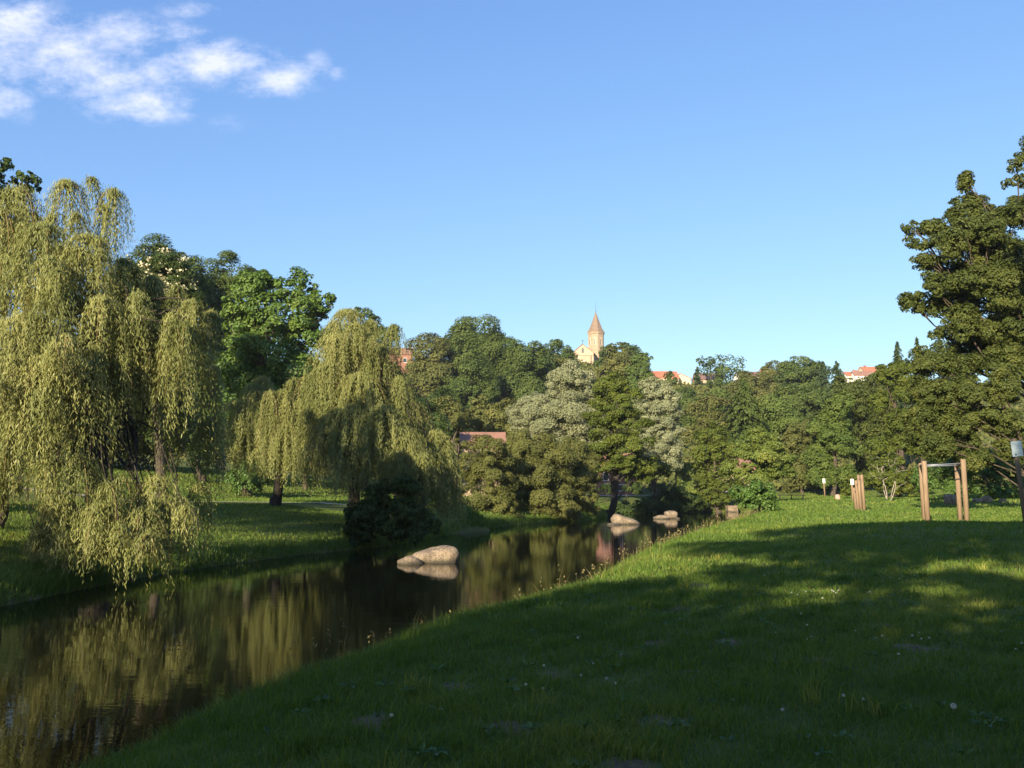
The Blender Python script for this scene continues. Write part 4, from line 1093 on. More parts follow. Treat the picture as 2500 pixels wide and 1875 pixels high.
# ------------------------------------------------------------------ rocks
def rock(name, label, c, rad, group=None, skew=(0, 0), rz=0.0, seed=0, power=2.6, sink=0.3):
    nu, nv = 56, 32
    th = np.linspace(0, 2 * math.pi, nu, endpoint=False); ph = np.linspace(0.0, math.pi, nv)
    T, Pp = np.meshgrid(th, ph)
    D = np.stack([np.cos(T) * np.sin(Pp), np.sin(T) * np.sin(Pp), np.cos(Pp)], -1).reshape(-1, 3)
    rr = (np.abs(D) ** power).sum(1) ** (-1 / power)
    k = seed * 1.7
    nz = 0.06 * np.sin(3.1 * D[:, 0] + k) * np.cos(2.7 * D[:, 1] - k) + 0.045 * np.sin(5.3 * D[:, 2] + 4.1 * D[:, 0] + k) + 0.028 * np.abs(np.sin(7 * D[:, 0] + 5 * D[:, 1] - k)) + 0.022 * np.sin(11 * D[:, 0] + 9 * D[:, 1] - k) * np.cos(10 * D[:, 2]) + 0.012 * np.sin(23 * D[:, 0] + 5 * k) * np.cos(19 * D[:, 2] + 17 * D[:, 1])
    V = D * (rr * (1 + nz))[:, None] * np.array(rad)
    V[:, 2] += skew[0] * V[:, 0] * np.clip(V[:, 2] / rad[2] + 0.4, 0, 1.4); V[:, 0] += skew[1] * V[:, 2]
    cr, sr = math.cos(rz), math.sin(rz)
    V = V @ np.array([[cr, sr, 0], [-sr, cr, 0], [0, 0, 1]])
    L = []
    for i in range(nv - 1):
        for j in range(nu):
            j2 = (j + 1) % nu
            L += [i * nu + j, (i + 1) * nu + j, (i + 1) * nu + j2, i * nu + j2]
    o = link(name, mesh_np(name, V, L, np.full(len(L) // 4, 4), True), M['rock'])
    o.location = c
    return tag(o, label, 'boulder', group)


GK = 'boulders standing in the river'
def wpt(u, v):
    Y = (CAMZ - WATER) * FPX / (v - HORIZON)
    return (u - 1250) / FPX * Y, Y


x, y = wpt(1060, 1371); rock('river_boulder', 'largest rounded boulder in the river, nearest the viewer', (x + 0.0, y + 0.6, WATER + 0.04), (0.95, 0.7, 0.56), GK, (0.10, 0.10), 0.1, 1, 3.0)
x, y = wpt(1000, 1374); rock('river_boulder', 'small pointed rock touching the left foot of the largest river boulder', (x + 0.05, y + 0.25, WATER + 0.0), (0.55, 0.4, 0.32), GK, (-0.1, 0.1), 0.2, 2, 1.7)
x, y = wpt(1526, 1279); rock('river_boulder', 'long slanting boulder in the river bend', (x, y + 0.7, WATER + 0.12), (1.15, 0.9, 0.58), GK, (-0.22, -0.15), 0.1, 3, 3.0)
x, y = wpt(1496, 1280); rock('river_boulder', 'low flat rock at the left foot of the long slanting boulder', (x, y + 0.1, WATER - 0.02), (0.65, 0.4, 0.2), GK, (0, 0), 0, 4, 2)
x, y = wpt(1636, 1265); rock('river_boulder', 'blocky boulder farthest up the river', (x, y + 0.6, WATER + 0.28), (0.64, 0.55, 0.50), GK, (-0.05, 0.05), 0.2, 5, 3.2)
x, y = wpt(1612, 1266); rock('river_boulder', 'low oval rock left of the farthest blocky boulder', (x, y + 0.3, WATER + 0.05), (0.85, 0.5, 0.34), GK, (0.02, 0), 0, 6, 2.2)
x, y = wpt(1651, 1266); rock('river_boulder', 'tiny rock at the right foot of the farthest blocky boulder', (x, y + 0.1, WATER), (0.25, 0.2, 0.16), GK, (0, 0), 0, 7, 2)
GK2 = 'boulders lying along the wood edge'
for u, v, ru, rv, lab, sd in [(2322, 1226, 17, 16, 'boulder seen between the right legs of the pull-up frame', 8), (2388, 1234, 12, 8, 'low boulder left of the peaked one at the wood edge', 9), (2410, 1231, 13, 11, 'peaked boulder right of the pull-up frame', 10),
                              (2449, 1237, 9, 6, 'small boulder near the foot of the near trail sign', 11)]:
    Y = 80; c = at(u, v, Y); k = mpp(Y)
    rock('edge_boulder', lab, (c[0], Y, gz(c[0], Y) + rv * k * 0.55), (ru * k, ru * k * 0.8, rv * k), GK2, (0.05, 0.05), 0.3 * sd, sd, 2.3)
c = at(2045, 1219, 112)
o = rock('lawn_stone', 'lone reddish stone on the lawn left of the stepped posts', (c[0], 112, gz(c[0], 112) + 0.2), (0.27, 0.24, 0.42), None, (0, -0.1), 0.4, 12, 3)
o.data.materials.clear(); o.data.materials.append(M['pinkwall'])
for u, v, lab, sd in [(1182, 1272, 'pale stone on the slope of the grassy hummock, the higher one', 13), (1175, 1276, 'smaller pale stone on the slope of the grassy hummock', 14)]:
    c = at(u, v, 69.0)
    rock('pale_stone', lab, (c[0], 68.6, gz(c[0], 68.6) + 0.08), (0.16, 0.15, 0.2) if sd == 13 else (0.11, 0.1, 0.13), None, (0, 0), sd, sd, 2)

# ------------------------------------------------------------------ fitness trail
def post_mesh(mb, a, b, r, n=16):
    a, b = np.array(a, float), np.array(b, float)
    d = unit(b - a)
    mb.tube([a, b - d * 0.02, b - d * 0.006, b], [r, r, r * 0.93, r * 0.8], n)


# pull-up frame
pts = [(2247, 46.3), (2255, 43.8), (2334, 46.3), (2350, 43.8)]
xy = [((u - 1250) / FPX * Y, Y) for u, Y in pts]
cx, cy = np.mean([p[0] for p in xy]), np.mean([p[1] for p in xy])
fb = (cx, cy, gz(cx, cy))
root = thing('pull_up_frame', fb, 'four-legged wooden pull-up frame with steel bar on the lawn', 'exercise frame')
tops = []
for i, (x, y) in enumerate(xy):
    mb = MB(); z = gz(x, y); h = 2.84 + 0.05 * (i == 3)
    post_mesh(mb, (x, y, z - 0.3), (x - 0.04, y, z + h), 0.115)
    mb.build('post', M['wood'], root, True, fb)
    tops.append(np.array([x - 0.04, y, z + h - 0.17]))
for a, b in ((0, 1), (2, 3)):
    mb = MB(); d = unit(tops[b] - tops[a])
    post_mesh(mb, tops[a] + d * 0.1 + [0.0, 0, 0.02], tops[b] - d * 0.1 + [0.0, 0, 0.02], 0.085)
    mb.build('cross_log', M['wood'], root, True, fb)
for f in (0.3, 0.8):
    a = tops[0] + (tops[1] - tops[0]) * f + [0.07, 0, 0.0]; b = tops[2] + (tops[3] - tops[2]) * f - [0.07, 0, 0]
    mb = MB(); mb.tube([a, b], 0.03, 10); mb.build('steel_bar', M['metal'], root, True, fb)
# stepped posts
st = [((2103.4), 68.0, 2.62, -0.11), (2095.4, 69.3, 2.58, -0.11), (2089.5, 70.6, 2.2, -0.13), (2084, 71.9, 1.66, -0.14)]
x0 = (2095 - 1250) / FPX * 69.5; fb = (x0, 69.5, gz(x0, 69.5))
root = thing('stepped_bars', fb, 'row of four stepped wooden posts with chin-up bars on the sunny lawn', 'exercise posts')
tops = []
for u, Y, h, lean in st:
    x = (u - 1250) / FPX * Y; z = gz(x, Y); mb = MB(); post_mesh(mb, (x, Y, z - 0.3), (x + lean, Y, z + h), 0.11); mb.build('post', M['wood'], root, True, fb)
    tops.append(np.array([x + lean, Y, z + h]))
for a, b in zip(tops[:-1], tops[1:]):
    zz = min(a[2], b[2]) - 0.28
    q = MB(); q.tube([(a[0] + 0.02, a[1] + 0.09, zz), (b[0] + 0.02, b[1] - 0.09, zz)], 0.025, 8); q.build('steel_bar', M['metal'], root, True, fb)
    q = MB(); q.box((b[0] + 0.09, b[1] - 0.11, zz), (0.13, 0.06, 0.12)); q.box((a[0] + 0.09, a[1] + 0.11, zz), (0.13, 0.06, 0.12)); q.build('bracket', M['iron'], root, False, fb)


def sign(label, u, v, Y, h, pw, ph, lean, panel, yaw=0.0, prints=True):
    x = (u - 1250) / FPX * Y; z = gz(x, Y)
    b = (x, Y, z)
    root = thing('trail_sign', b, label, 'sign', 'fitness trail signs')
    mb = MB(); post_mesh(mb, (x, Y, z - 0.3), (x + lean, Y, z + h), 0.078 if Y < 50 else 0.1); mb.build('post', M['wood'], root, True, b)
    t = h - ph * 0.5 - 0.1
    pc = np.array([x + lean * t / h, Y - 0.105, z + t])
    pn = bpy.data.objects.new('panel', None); bpy.data.objects.remove(pn)
    mb = MB(); mb.box(pc, (pw, 0.018, ph)); po = mb.build('panel', M[panel], root, False, pc, 0.004)
    po.location = pc - np.array(b); po.rotation_euler = (0, math.atan(lean / h), yaw)
    if prints:
        q = MB()
        for i, (a, e) in enumerate([(-0.28, 0.30), (-0.30, 0.12), (-0.1, 0.32), (0.08, 0.34), (0.1, 0.30)]):
            q.box(((a + e) / 2 * pw, -0.0115, (-0.20 - 0.04 * i) * ph), ((e - a) * pw, 0.003, 0.008 * ph * 1.4))
        for i in range(5):
            q.box((-0.02 * i * pw, -0.0115, (0.38 - 0.09 * i) * ph), (pw * (0.5 - 0.04 * (i % 3)), 0.003, 0.006 * ph))
        q.build('print', M['print'], po)
        q = MB(); ang = np.linspace(0, 2 * math.pi, 24, endpoint=False)
        r0 = 0.085 * pw
        Vv = [(-0.2 * pw + r0 * math.cos(t_), -0.0095 - d_, -0.37 * ph + r0 * math.sin(t_)) for d_ in (0.0, 0.004) for t_ in ang]
        q.add(Vv, [tuple(range(24)), tuple(range(47, 23, -1))] + [(i, 24 + i, 24 + (i + 1) % 24, (i + 1) % 24) for i in range(24)])
        q.build('emblem', M['ink'], po)
    return root


sign('near trail sign with pale blue panel on a leaning post at the right edge', 2494, 1282, 32.0, 2.96, 0.37, 0.52, -0.27, 'panel')
sign('white-panelled trail sign standing behind the stepped posts', 2076, 1223, 100, 2.55, 0.36, 0.58, -0.04, 'whitepanel', prints=False)
sign('farthest trail sign, alone on the lawn before the dark wood', 2009, 1216, 135, 2.7, 0.36, 0.62, -0.15, 'whitepanel', prints=False)

# low rail at the far end of the lawn
c = at(1932, 1212, 128); fb = (c[0], 128, gz(c[0], 128))
root = thing('rail_fence', fb, 'low dark wooden rail in the shade at the far end of the lawn', 'rail')
for dx in (-1.6, 0, 1.6):
    mb = MB(); mb.tube([(c[0] + dx, 128, fb[2] - 0.2), (c[0] + dx, 128, fb[2] + 0.75)], 0.07, 8); mb.build('post', M['darkbark'], root, True, fb)
mb = MB(); mb.tube([(c[0] - 1.9, 127.9, fb[2] + 0.68), (c[0] + 1.9, 127.9, fb[2] + 0.66)], 0.06, 8); mb.build('rail', M['darkbark'], root, True, fb)

# stone abutment at the water
c = at(1788, 1240, 126); fb = (c[0], 126, WATER - 0.5)
mb = MB()
for i in range(4):
    mb.box((c[0] + R.uniform(-0.04, 0.04), 126.4 + R.uniform(-0.03, 0.03), WATER - 0.3 + 0.33 * i), (1.3 + R.uniform(-0.06, 0.06), 1.6, 0.325))
o = mb.build('stone_abutment', M['rock'], None, False, None, 0.03)
tag(o, 'square stone abutment rising from the water between alder and round bush', 'stone wall')

# ------------------------------------------------------------------ church
def prism(mb, pts_xy, z0, z1):
    n = len(pts_xy)
    V = [(x, y, z0) for x, y in pts_xy] + [(x, y, z1) for x, y in pts_xy]
    mb.add(V, [tuple(range(n - 1, -1, -1)), tuple(range(n, 2 * n))] + [(i, (i + 1) % n, n + (i + 1) % n, n + i) for i in range(n)])


def ngon(r, n=8, off=math.pi / 8):
    return [(r * math.cos(off + i * 2 * math.pi / n), r * math.sin(off + i * 2 * math.pi / n)) for i in range(n)]


def arch_prism(mb, w, h, d, x=0, y=0, z=0):
    """round-headed opening panel facing -Y, its foot at z"""
    pts = [(-w / 2, 0), (w / 2, 0)] + [(w / 2 * math.cos(a), h - w / 2 + w / 2 * math.sin(a)) for a in np.linspace(0, math.pi, 9)]
    n = len(pts)
    V = [(x + a, y, z + b_) for a, b_ in pts] + [(x + a, y + d, z + b_) for a, b_ in pts]
    mb.add(V, [tuple(range(n)), tuple(range(2 * n - 1, n - 1, -1))] + [(i, n + i, n + (i + 1) % n, (i + 1) % n) for i in range(n)])


YC = 352.0
kc = mpp(YC)
g = at(1423, 900, YC)
zb = gz(g[0], YC)
zpk = at(1423, 841, YC)[2]; zeave = at(1400, 862, YC)[2]
church = thing('church', (g[0], YC, zb), 'stone church with octagonal tower and pointed spire on the hilltop', 'church', rotz=math.radians(-12))
hw = 4.1; Lnave = 15.0
E, Pk = zeave - zb, zpk - zb
mb = MB()
V = [(-hw, 0, -1), (hw, 0, -1), (hw, 0, E), (0, 0, Pk), (-hw, 0, E), (-hw, Lnave, -1), (hw, Lnave, -1), (hw, Lnave, E), (0, Lnave, Pk), (-hw, Lnave, E)]
mb.add(V, [(0, 1, 2, 3, 4), (9, 8, 7, 6, 5), (0, 4, 9, 5), (1, 6, 7, 2), (2, 7, 8, 3), (4, 3, 8, 9)])
mb.build('nave', M['palestone'], church)
mb = MB()
for sgn in (-1, 1):
    a = np.array([sgn * (hw + 0.35), 0, E - 0.28]); p_ = np.array([0, 0, Pk + 0.06])
    for y0, y1 in ((-0.3, Lnave + 0.2),):
        mb.add([(a[0], y0, a[2]), (p_[0], y0, p_[2]), (p_[0], y1, p_[2]), (a[0], y1, a[2]), (a[0], y0, a[2] + 0.2), (p_[0], y0, p_[2] + 0.2), (p_[0], y1, p_[2] + 0.2), (a[0], y1, a[2] + 0.2)],
               [(0, 1, 2, 3), (7, 6, 5, 4), (0, 4, 5, 1), (1, 5, 6, 2), (2, 6, 7, 3), (3, 7, 4, 0)])
mb.build('roof', M['oldtile'], church)
mb = MB(); mb.box((0, -0.1, E - 0.9), (2 * hw, 0.22, 0.3)); mb.box((0, -0.08, E - 4.6), (2 * hw, 0.2, 0.25)); mb.build('string_course', M['stone'], church)
mb = MB(); arch_prism(mb, 0.8, 1.9, 0.1, 0, -0.1, E + 0.1); mb.build('window', M['glass'], church)
mb = MB(); arch_prism(mb, 2.4, 4.6, 0.16, 0.3, -0.16, E - 6.6); mb.build('archway', M['stone'], church)
mb = MB(); arch_prism(mb, 1.7, 4.0, 0.1, 0.3, -0.24, E - 6.6); mb.build('door', M['cream'], church)
for sx in (-2.7, 2.9):
    mb = MB(); mb.box((sx, -0.3, E - 4.5), (0.6, 0.6, 7.4)); mb.build('buttress', M['stone'], church)
mb = MB(); mb.tube([(0, 0.1, Pk + 0.2), (0, 0.1, Pk + 1.9)], 0.07, 6); mb.box((0, 0.1, Pk + 1.45), (0.75, 0.12, 0.14)); mb.build('cross', M['iron'], church)
# tower behind the gable
Yt = YC + 8.5
tc_ = at(1455, 820, Yt); kt = mpp(Yt)
cr, sr = math.cos(math.radians(12)), math.sin(math.radians(12))
dx, dy = tc_[0] - g[0], Yt - YC
tx, ty = dx * cr - dy * sr, dx * sr + dy * cr
zE = at(1455, 812, Yt)[2] - zb; zS = at(1455, 762, Yt)[2] - zb; zF = at(1455, 739, Yt)[2] - zb; zR = at(1455, 850, Yt)[2] - zb
rt = 19.0 * kt / math.cos(math.pi / 8) * 0.97
mb = MB(); prism(mb, [(tx + a, ty + b_) for a, b_ in ngon(rt)], 0, zE); tower = mb.build('tower', M['stone'], church)
mb = MB(); prism(mb, [(tx + a, ty + b_) for a, b_ in ngon(rt * 1.07)], zE - 0.75, zE - 0.35); prism(mb, [(tx + a, ty + b_) for a, b_ in ngon(rt * 1.04)], zR - 1.2, zR - 0.9)
prism(mb, [(tx + a, ty + b_) for a, b_ in ngon(rt * 1.10)], zE - 0.347, zE + 0.02); mb.build('cornice', M['stone'], church)
mb = MB()
rings = [(rt * 1.14, zE + 0.03), (rt * 0.98, zE + 0.75), (rt * 0.76, zE + 2.0), (rt * 0.38, zE + (zS - zE) * 0.62), (0.12, zS)]
VV, ff = [], []
for r_, z_ in rings: VV += [(tx + a, ty + b_, z_) for a, b_ in ngon(r_)]
for i in range(len(rings) - 1):
    for j in range(8): ff.append((i * 8 + j, i * 8 + (j + 1) % 8, (i + 1) * 8 + (j + 1) % 8, (i + 1) * 8 + j))
ff.append(tuple(range(7, -1, -1))); ff.append(tuple(32 + j for j in range(8)))
mb.add(VV, ff); mb.build('spire', M['slate'], church)
mb = MB(); mb.tube([(tx, ty, zS - 0.2), (tx, ty, zS + 0.8), (tx, ty, zF)], [0.16, 0.06, 0.03], 6); mb.build('finial', M['iron'], church)
for i in range(8):
    a = math.pi / 4 * i
    ap = rt * math.cos(math.pi / 8)
    for dz, hh_, mt in ((-5.2, 2.9, 'cream'),):
        mb = MB(); arch_prism(mb, 0.75, hh_, 0.14)
        w_ = mb.build('belfry_window', M[mt], church)
        w_.location = (tx + (ap + 0.06) * math.sin(a), ty - (ap + 0.06) * math.cos(a), zE + dz)
        w_.rotation_euler = (0, 0, a)
        q = MB(); q.box((-0.2, -0.03, 1.25), (0.26, 0.06, 2.3)); q.build('louvre', M['glass'], w_)

# ------------------------------------------------------------------ houses
def house(label, u, vb, Y, w, d, hwall, hroof, rz, wall, roof, windows=(), chim=(), name='house', group=None, ridge_x=True, base_z=None):
    c = at(u, vb, Y)
    zg = gz(c[0], Y)
    zb_ = c[2] if base_z is None else base_z
    depth = max(0.6, zb_ - zg + 1.0) if zb_ > zg else 0.6
    root = thing(name, (c[0], Y, min(zb_, zg)), label, 'house', group, math.radians(rz))
    z0 = zb_ - min(zb_, zg)
    mb = MB()
    x, y = w / 2, d / 2
    if ridge_x:
        V = [(-x, -y, z0 - depth), (x, -y, z0 - depth), (x, y, z0 - depth), (-x, y, z0 - depth), (-x, -y, z0 + hwall), (x, -y, z0 + hwall), (x, y, z0 + hwall), (-x, y, z0 + hwall), (-x, 0, z0 + hwall + hroof), (x, 0, z0 + hwall + hroof)]
        mb.add(V, [(0, 3, 2, 1), (0, 1, 5, 4), (2, 3, 7, 6), (1, 2, 6, 9, 5), (3, 0, 4, 8, 7), (4, 5, 9, 8), (6, 7, 8, 9)])
    else:
        V = [(-x, -y, z0 - depth), (x, -y, z0 - depth), (x, y, z0 - depth), (-x, y, z0 - depth), (-x, -y, z0 + hwall), (x, -y, z0 + hwall), (x, y, z0 + hwall), (-x, y, z0 + hwall), (0, -y, z0 + hwall + hroof), (0, y, z0 + hwall + hroof)]
        mb.add(V, [(0, 3, 2, 1), (0, 1, 5, 8, 4), (2, 3, 7, 9, 6), (1, 2, 6, 5), (3, 0, 4, 7), (4, 8, 9, 7), (5, 6, 9, 8)])
    mb.build('wall', M[wall], root)
    mb = MB()
    ov = 0.35
    for sg in (-1, 1):
        if ridge_x:
            k = hroof / y
            e = (sg * (y + ov), z0 + hwall - ov * k + 0.03); p_ = (0.0, z0 + hwall + hroof + 0.03)
            Vv = [(-x - ov, e[0], e[1]), (x + ov, e[0], e[1]), (x + ov, p_[0], p_[1]), (-x - ov, p_[0], p_[1])]
        else:
            k = hroof / x
            e = (sg * (x + ov), z0 + hwall - ov * k + 0.03); p_ = (0.0, z0 + hwall + hroof + 0.03)
            Vv = [(e[0], -y - ov, e[1]), (e[0], y + ov, e[1]), (p_[0], y + ov, p_[1]), (p_[0], -y - ov, p_[1])]
        Vv = Vv + [(a, b_, c_ + 0.16) for a, b_, c_ in Vv]
        mb.add(Vv, [(0, 1, 2, 3), (7, 6, 5, 4), (0, 4, 5, 1), (1, 5, 6, 2), (2, 6, 7, 3), (3, 7, 4, 0)])
    ro = mb.build('roof', M[roof], root)
    for (wx, wz, ww, wh) in windows:
        q = MB(); q.box((wx, -y - 0.02, z0 + wz), (ww, 0.1, wh)); wi = q.build('window', M['white'], root)
        q = MB(); q.box((wx, -y - 0.08, z0 + wz), (ww - 0.2, 0.05, wh - 0.2)); q.build('pane', M['glass'], wi)
    for cx_, cy_, ch in chim:
        q = MB(); q.box((cx_, cy_, z0 + hwall + hroof - 0.2 + ch / 2), (0.9, 0.6, ch + 0.9)); q.box((cx_, cy_, z0 + hwall + hroof + ch + 0.33), (1.05, 0.75, 0.14)); q.build('chimney', M['brick'], ro)
    return root


GHs = 'houses along the ridge'
house('red brick house with end chimney glimpsed beside the rounded willow', 972, 900, 292, 9, 7, 4.2, 2.2, 8, 'brick', 'oldtile', [(2.0, 2.2, 1.2, 1.5)], [(3.6, 0, 0.6)], group=GHs)
house('orange roofed house with pale walls in the middle of the ridge', 1612, 948, 335, 11.5, 8, 3.4, 2.6, 5, 'cream', 'tile', [(-3.8, 1.8, 1.1, 1.5), (0.2, 1.8, 1.1, 1.5), (3.6, 1.8, 1.1, 1.5)], [(-4.8, 0, 0.5)], group=GHs)
house('small cream house with orange gable right of the orange roofed house', 1662, 955, 338, 7.0, 7, 4.2, 1.7, -10, 'cream', 'tile', [(0.0, 2.2, 1.1, 1.4)], [], group=GHs, ridge_x=False)
house('pale stone house half hidden behind the pointed spruce', 1728, 962, 330, 9, 8, 4.8, 2.4, 0, 'palestone', 'browntile', [(-2.2, 2.8, 1.1, 1.5), (1.0, 2.8, 1.1, 1.5)], [], group=GHs)
house('white house with long brown roof on the ridge', 1842, 942, 340, 13, 8, 3.0, 2.0, 3, 'white', 'browntile', [(-4, 1.4, 1.2, 1.4), (0, 1.4, 1.2, 1.4)], [(2.5, 0, 0.6)], group=GHs)
house('leftmost of the three red roofed houses at the right end of the ridge', 2078, 934, 395, 6.0, 7, 2.4, 2.0, 4, 'white', 'tile', [(-1.2, 1.3, 1.0, 1.2)], [(2.6, 0, 0.4)], group=GHs)
house('white house with low red roof, middle of the three on the ridge', 2106, 934, 390, 8.0, 7, 2.6, 2.0, -4, 'white', 'oldtile', [(-0.2, 1.3, 1.0, 1.2)], [(-3.4, 0, 0.4)], group=GHs)
house('taller red roofed house, rightmost of the three on the ridge', 2124, 934, 404, 8.0, 8, 4.2, 2.5, 6, 'cream', 'tile', [(1.5, 2.6, 1.0, 1.3)], [(-2, 0, 0.3)], group=GHs)
house('low building with weathered tiled roof behind the riverside scrub', 1178, 1112, 108, 4.6, 5, 1.0, 1.5, 4, 'stone', 'oldtile', [(0, 0.3, 0.8, 0.9)], [], name='shed')
house('pink walled house glimpsed under the dark alder', 1505, 1202, 146, 6.0, 6, 3.6, 2.2, -6, 'brick', 'oldtile', [(-1.6, 2.4, 0.9, 1.3), (0.4, 2.4, 0.9, 1.3), (-1.4, 0.8, 0.9, 1.2), (0.6, 0.7, 1.2, 1.0)], [])
house('pale house glimpsed through the yellow-green tree', 1795, 1182, 165, 4.4, 6, 2.6, 1.8, 6, 'palestone', 'oldtile', [(1.2, 1.3, 0.9, 1.2), (-1.0, 1.3, 0.9, 1.2)], [])
c = at(1684, 948, 325)
mb = MB(); zg = gz(c[0], 325); mb.box((c[0], 325, (c[2] + zg) / 2), (3.4, 0.5, max(0.8, c[2] - zg + 1.4))); mb.box((c[0], 325, max(c[2], zg) + 0.75 ), (3.6, 0.6, 0.12))
o = mb.build('garden_wall', M['cream'], None); tag(o, 'pale yellow garden wall beside the pointed spruce', 'wall')

# ------------------------------------------------------------------ air
m, nt, out = new_mat('valley_air')
pv = nt.nodes.new('ShaderNodeVolumePrincipled')
pv.inputs['Color'].default_value = (0.80, 0.88, 1.0, 1); pv.inputs['Density'].default_value = 0.00012; pv.inputs['Anisotropy'].default_value = 0.2
nt.links.new(pv.outputs[0], out.inputs['Volume'])
mb = MB(); mb.box((0, 690, 41), (1860, 1640, 90)); hz_ = mb.build('haze', m)
tag(hz_, 'thin evening haze filling the valley', 'haze', kind='stuff')

# ------------------------------------------------------------------ light and sky
SUN_EL, SUN_AZ = math.radians(18.5), math.radians(180 + 25)     # azimuth from +Y, clockwise seen from above
sd = Vector((math.sin(SUN_AZ) * math.cos(SUN_EL), math.cos(SUN_AZ) * math.cos(SUN_EL), math.sin(SUN_EL)))
ld = bpy.data.lights.new('sun', 'SUN'); ld.energy = 5.0; ld.angle = math.radians(0.5); ld.color = (1.0, 0.86, 0.63)
lo = bpy.data.objects.new('sun', ld); lo.rotation_euler = sd.to_track_quat('Z', 'Y').to_euler(); lo.location = (-20, -60, 60); COL.objects.link(lo)

world = bpy.data.worlds.new('World'); scene.world = world; world.use_nodes = True
nt = world.node_tree; nt.nodes.clear()
wo = nt.nodes.new('ShaderNodeOutputWorld'); bg = nt.nodes.new('ShaderNodeBackground')
sky = nt.nodes.new('ShaderNodeTexSky'); sky.sky_type = 'NISHITA'; sky.sun_disc = False
sky.sun_elevation = SUN_EL; sky.sun_rotation = SUN_AZ
sky.air_density = 1.0; sky.dust_density = 0.4; sky.ozone_density = 2.2; sky.altitude = 200
tcw = nt.nodes.new('ShaderNodeTexCoord')
sep = nt.nodes.new('ShaderNodeSeparateXYZ'); nt.links.new(tcw.outputs['Generated'], sep.inputs[0])


def mth(op, a, b_=None, clamp=False):
    n_ = nt.nodes.new('ShaderNodeMath'); n_.operation = op; n_.use_clamp = clamp
    for i, v_ in enumerate((a, b_)):
        if v_ is None: continue
        if isinstance(v_, (int, float)): n_.inputs[i].default_value = v_
        else: nt.links.new(v_, n_.inputs[i])
    return n_.outputs[0]


yy = mth('MAXIMUM', sep.outputs['Y'], 0.05)
cxn = mth('DIVIDE', sep.outputs['X'], yy); czn = mth('DIVIDE', sep.outputs['Z'], yy)
cmb = nt.nodes.new('ShaderNodeCombineXYZ'); nt.links.new(cxn, cmb.inputs[0]); nt.links.new(czn, cmb.inputs[1])
nz1 = nt.nodes.new('ShaderNodeTexNoise'); nz1.inputs['Scale'].default_value = 17; nz1.inputs['Detail'].default_value = 12; nz1.inputs['Roughness'].default_value = 0.70
mp = nt.nodes.new('ShaderNodeMapping'); mp.inputs['Scale'].default_value = (1, 1.6, 1); nt.links.new(cmb.outputs[0], mp.inputs[0]); nt.links.new(mp.outputs[0], nz1.inputs['Vector'])
total = None
CLOUDS = [(40, 60, 90, 60, 1.0), (170, 110, 110, 55, 1.0), (60, 155, 110, 50, 0.85), (180, 170, 100, 50, 1.0), (300, 90, 90, 45, 0.9), (260, 200, 110, 45, 0.85), (330, 250, 100, 42, 1.0), (400, 265, 80, 30, 0.8), (430, 80, 80, 30, 0.5),
          (500, 150, 90, 46, 1.05), (580, 150, 110, 34, 0.8), (680, 190, 90, 38, 0.95), (770, 150, 40, 24, 0.42), (825, 185, 30, 20, 0.45), (10, 245, 60, 36, 0.7), (460, 25, 80, 24, 0.35), (60, 280, 80, 30, 0.3), (560, 300, 90, 24, 0.25), (380, 170, 60, 40, 0.6)]
for (u, v, ru, rv, am) in CLOUDS:
    q = at(u, v, 1.0) - np.array([0, 0, CAMZ])
    dx_ = mth('DIVIDE', mth('SUBTRACT', cxn, float(q[0])), ru / FPX * 1.3)
    dz_ = mth('DIVIDE', mth('SUBTRACT', czn, float(q[2])), rv / FPX * 1.3)
    r2 = mth('ADD', mth('MULTIPLY', dx_, dx_), mth('MULTIPLY', dz_, dz_))
    gsn = mth('MULTIPLY', mth('POWER', 2.718, mth('MULTIPLY', r2, -1.0)), am)
    total = gsn if total is None else mth('MAXIMUM', total, gsn)
nb = mth('MULTIPLY', mth('SUBTRACT', nz1.outputs['Fac'], 0.5), 3.1)
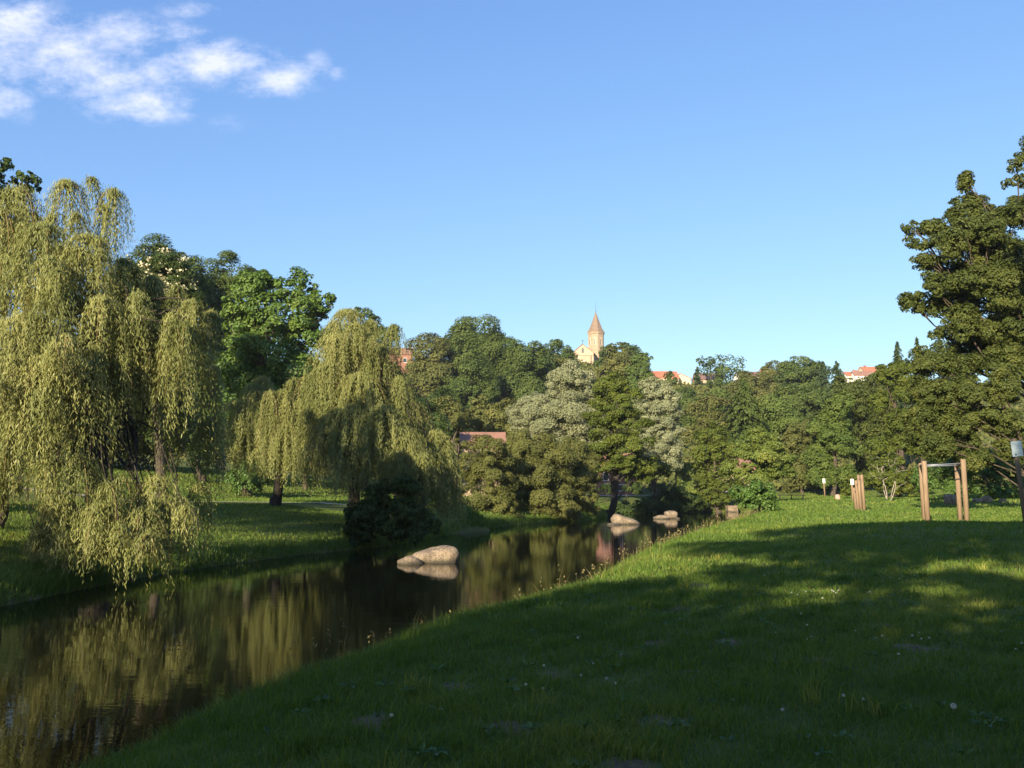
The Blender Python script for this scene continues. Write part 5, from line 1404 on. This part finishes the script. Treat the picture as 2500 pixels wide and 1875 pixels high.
cov = mth('MULTIPLY', mth('SUBTRACT', mth('ADD', total, mth('MULTIPLY', nb, mth('MINIMUM', mth('MULTIPLY', total, 2.2), 0.85))), 0.18), 1.0, True)
front = mth('GREATER_THAN', sep.outputs['Y'], 0.1)
cov = mth('MULTIPLY', mth('MULTIPLY', mth('POWER', cov, 1.25), front), 0.80)
cloudcol = nt.nodes.new('ShaderNodeRGB'); cloudcol.outputs[0].default_value = (4.9, 5.0, 5.8, 1)
mixc = nt.nodes.new('ShaderNodeMix'); mixc.data_type = 'RGBA'
spc = nt.nodes.new('ShaderNodeSeparateColor'); nt.links.new(sky.outputs[0], spc.inputs[0])
cbc = nt.nodes.new('ShaderNodeCombineColor')
for i_, (k_, g_) in enumerate([(0.845, 0.88), (1.12, 0.783), (2.14, 0.5)]):
    nt.links.new(mth('MULTIPLY', mth('POWER', spc.outputs[i_], g_), k_), cbc.inputs[i_])
nt.links.new(cov, mixc.inputs[0]); nt.links.new(cbc.outputs[0], mixc.inputs[6]); nt.links.new(cloudcol.outputs[0], mixc.inputs[7])
nt.links.new(mixc.outputs[2], bg.inputs['Color']); bg.inputs['Strength'].default_value = 0.092
nt.links.new(bg.outputs[0], wo.inputs['Surface'])

# ------------------------------------------------------------------ camera and view
cd = bpy.data.cameras.new('camera'); cd.lens = LENS; cd.sensor_width = 36; cd.clip_end = 3000; cd.clip_start = 0.05
cam = bpy.data.objects.new('camera', cd); cam.location = (0, 0, CAMZ); cam.rotation_euler = (math.pi / 2 + PITCH, 0, 0)
COL.objects.link(cam); scene.camera = cam
vs = scene.view_settings
scene.display_settings.display_device = 'sRGB'
vs.view_transform = 'Standard'; vs.look = 'None'; vs.exposure = 1.25; vs.gamma = 1.0; vs.use_curve_mapping = False
cy_ = scene.cycles
cy_.max_bounces = 6; cy_.diffuse_bounces = 3; cy_.glossy_bounces = 3; cy_.transmission_bounces = 3; cy_.transparent_max_bounces = 4
cy_.use_denoising = True
print('leaves', STAT['leaves'], 'grass', ngrass)
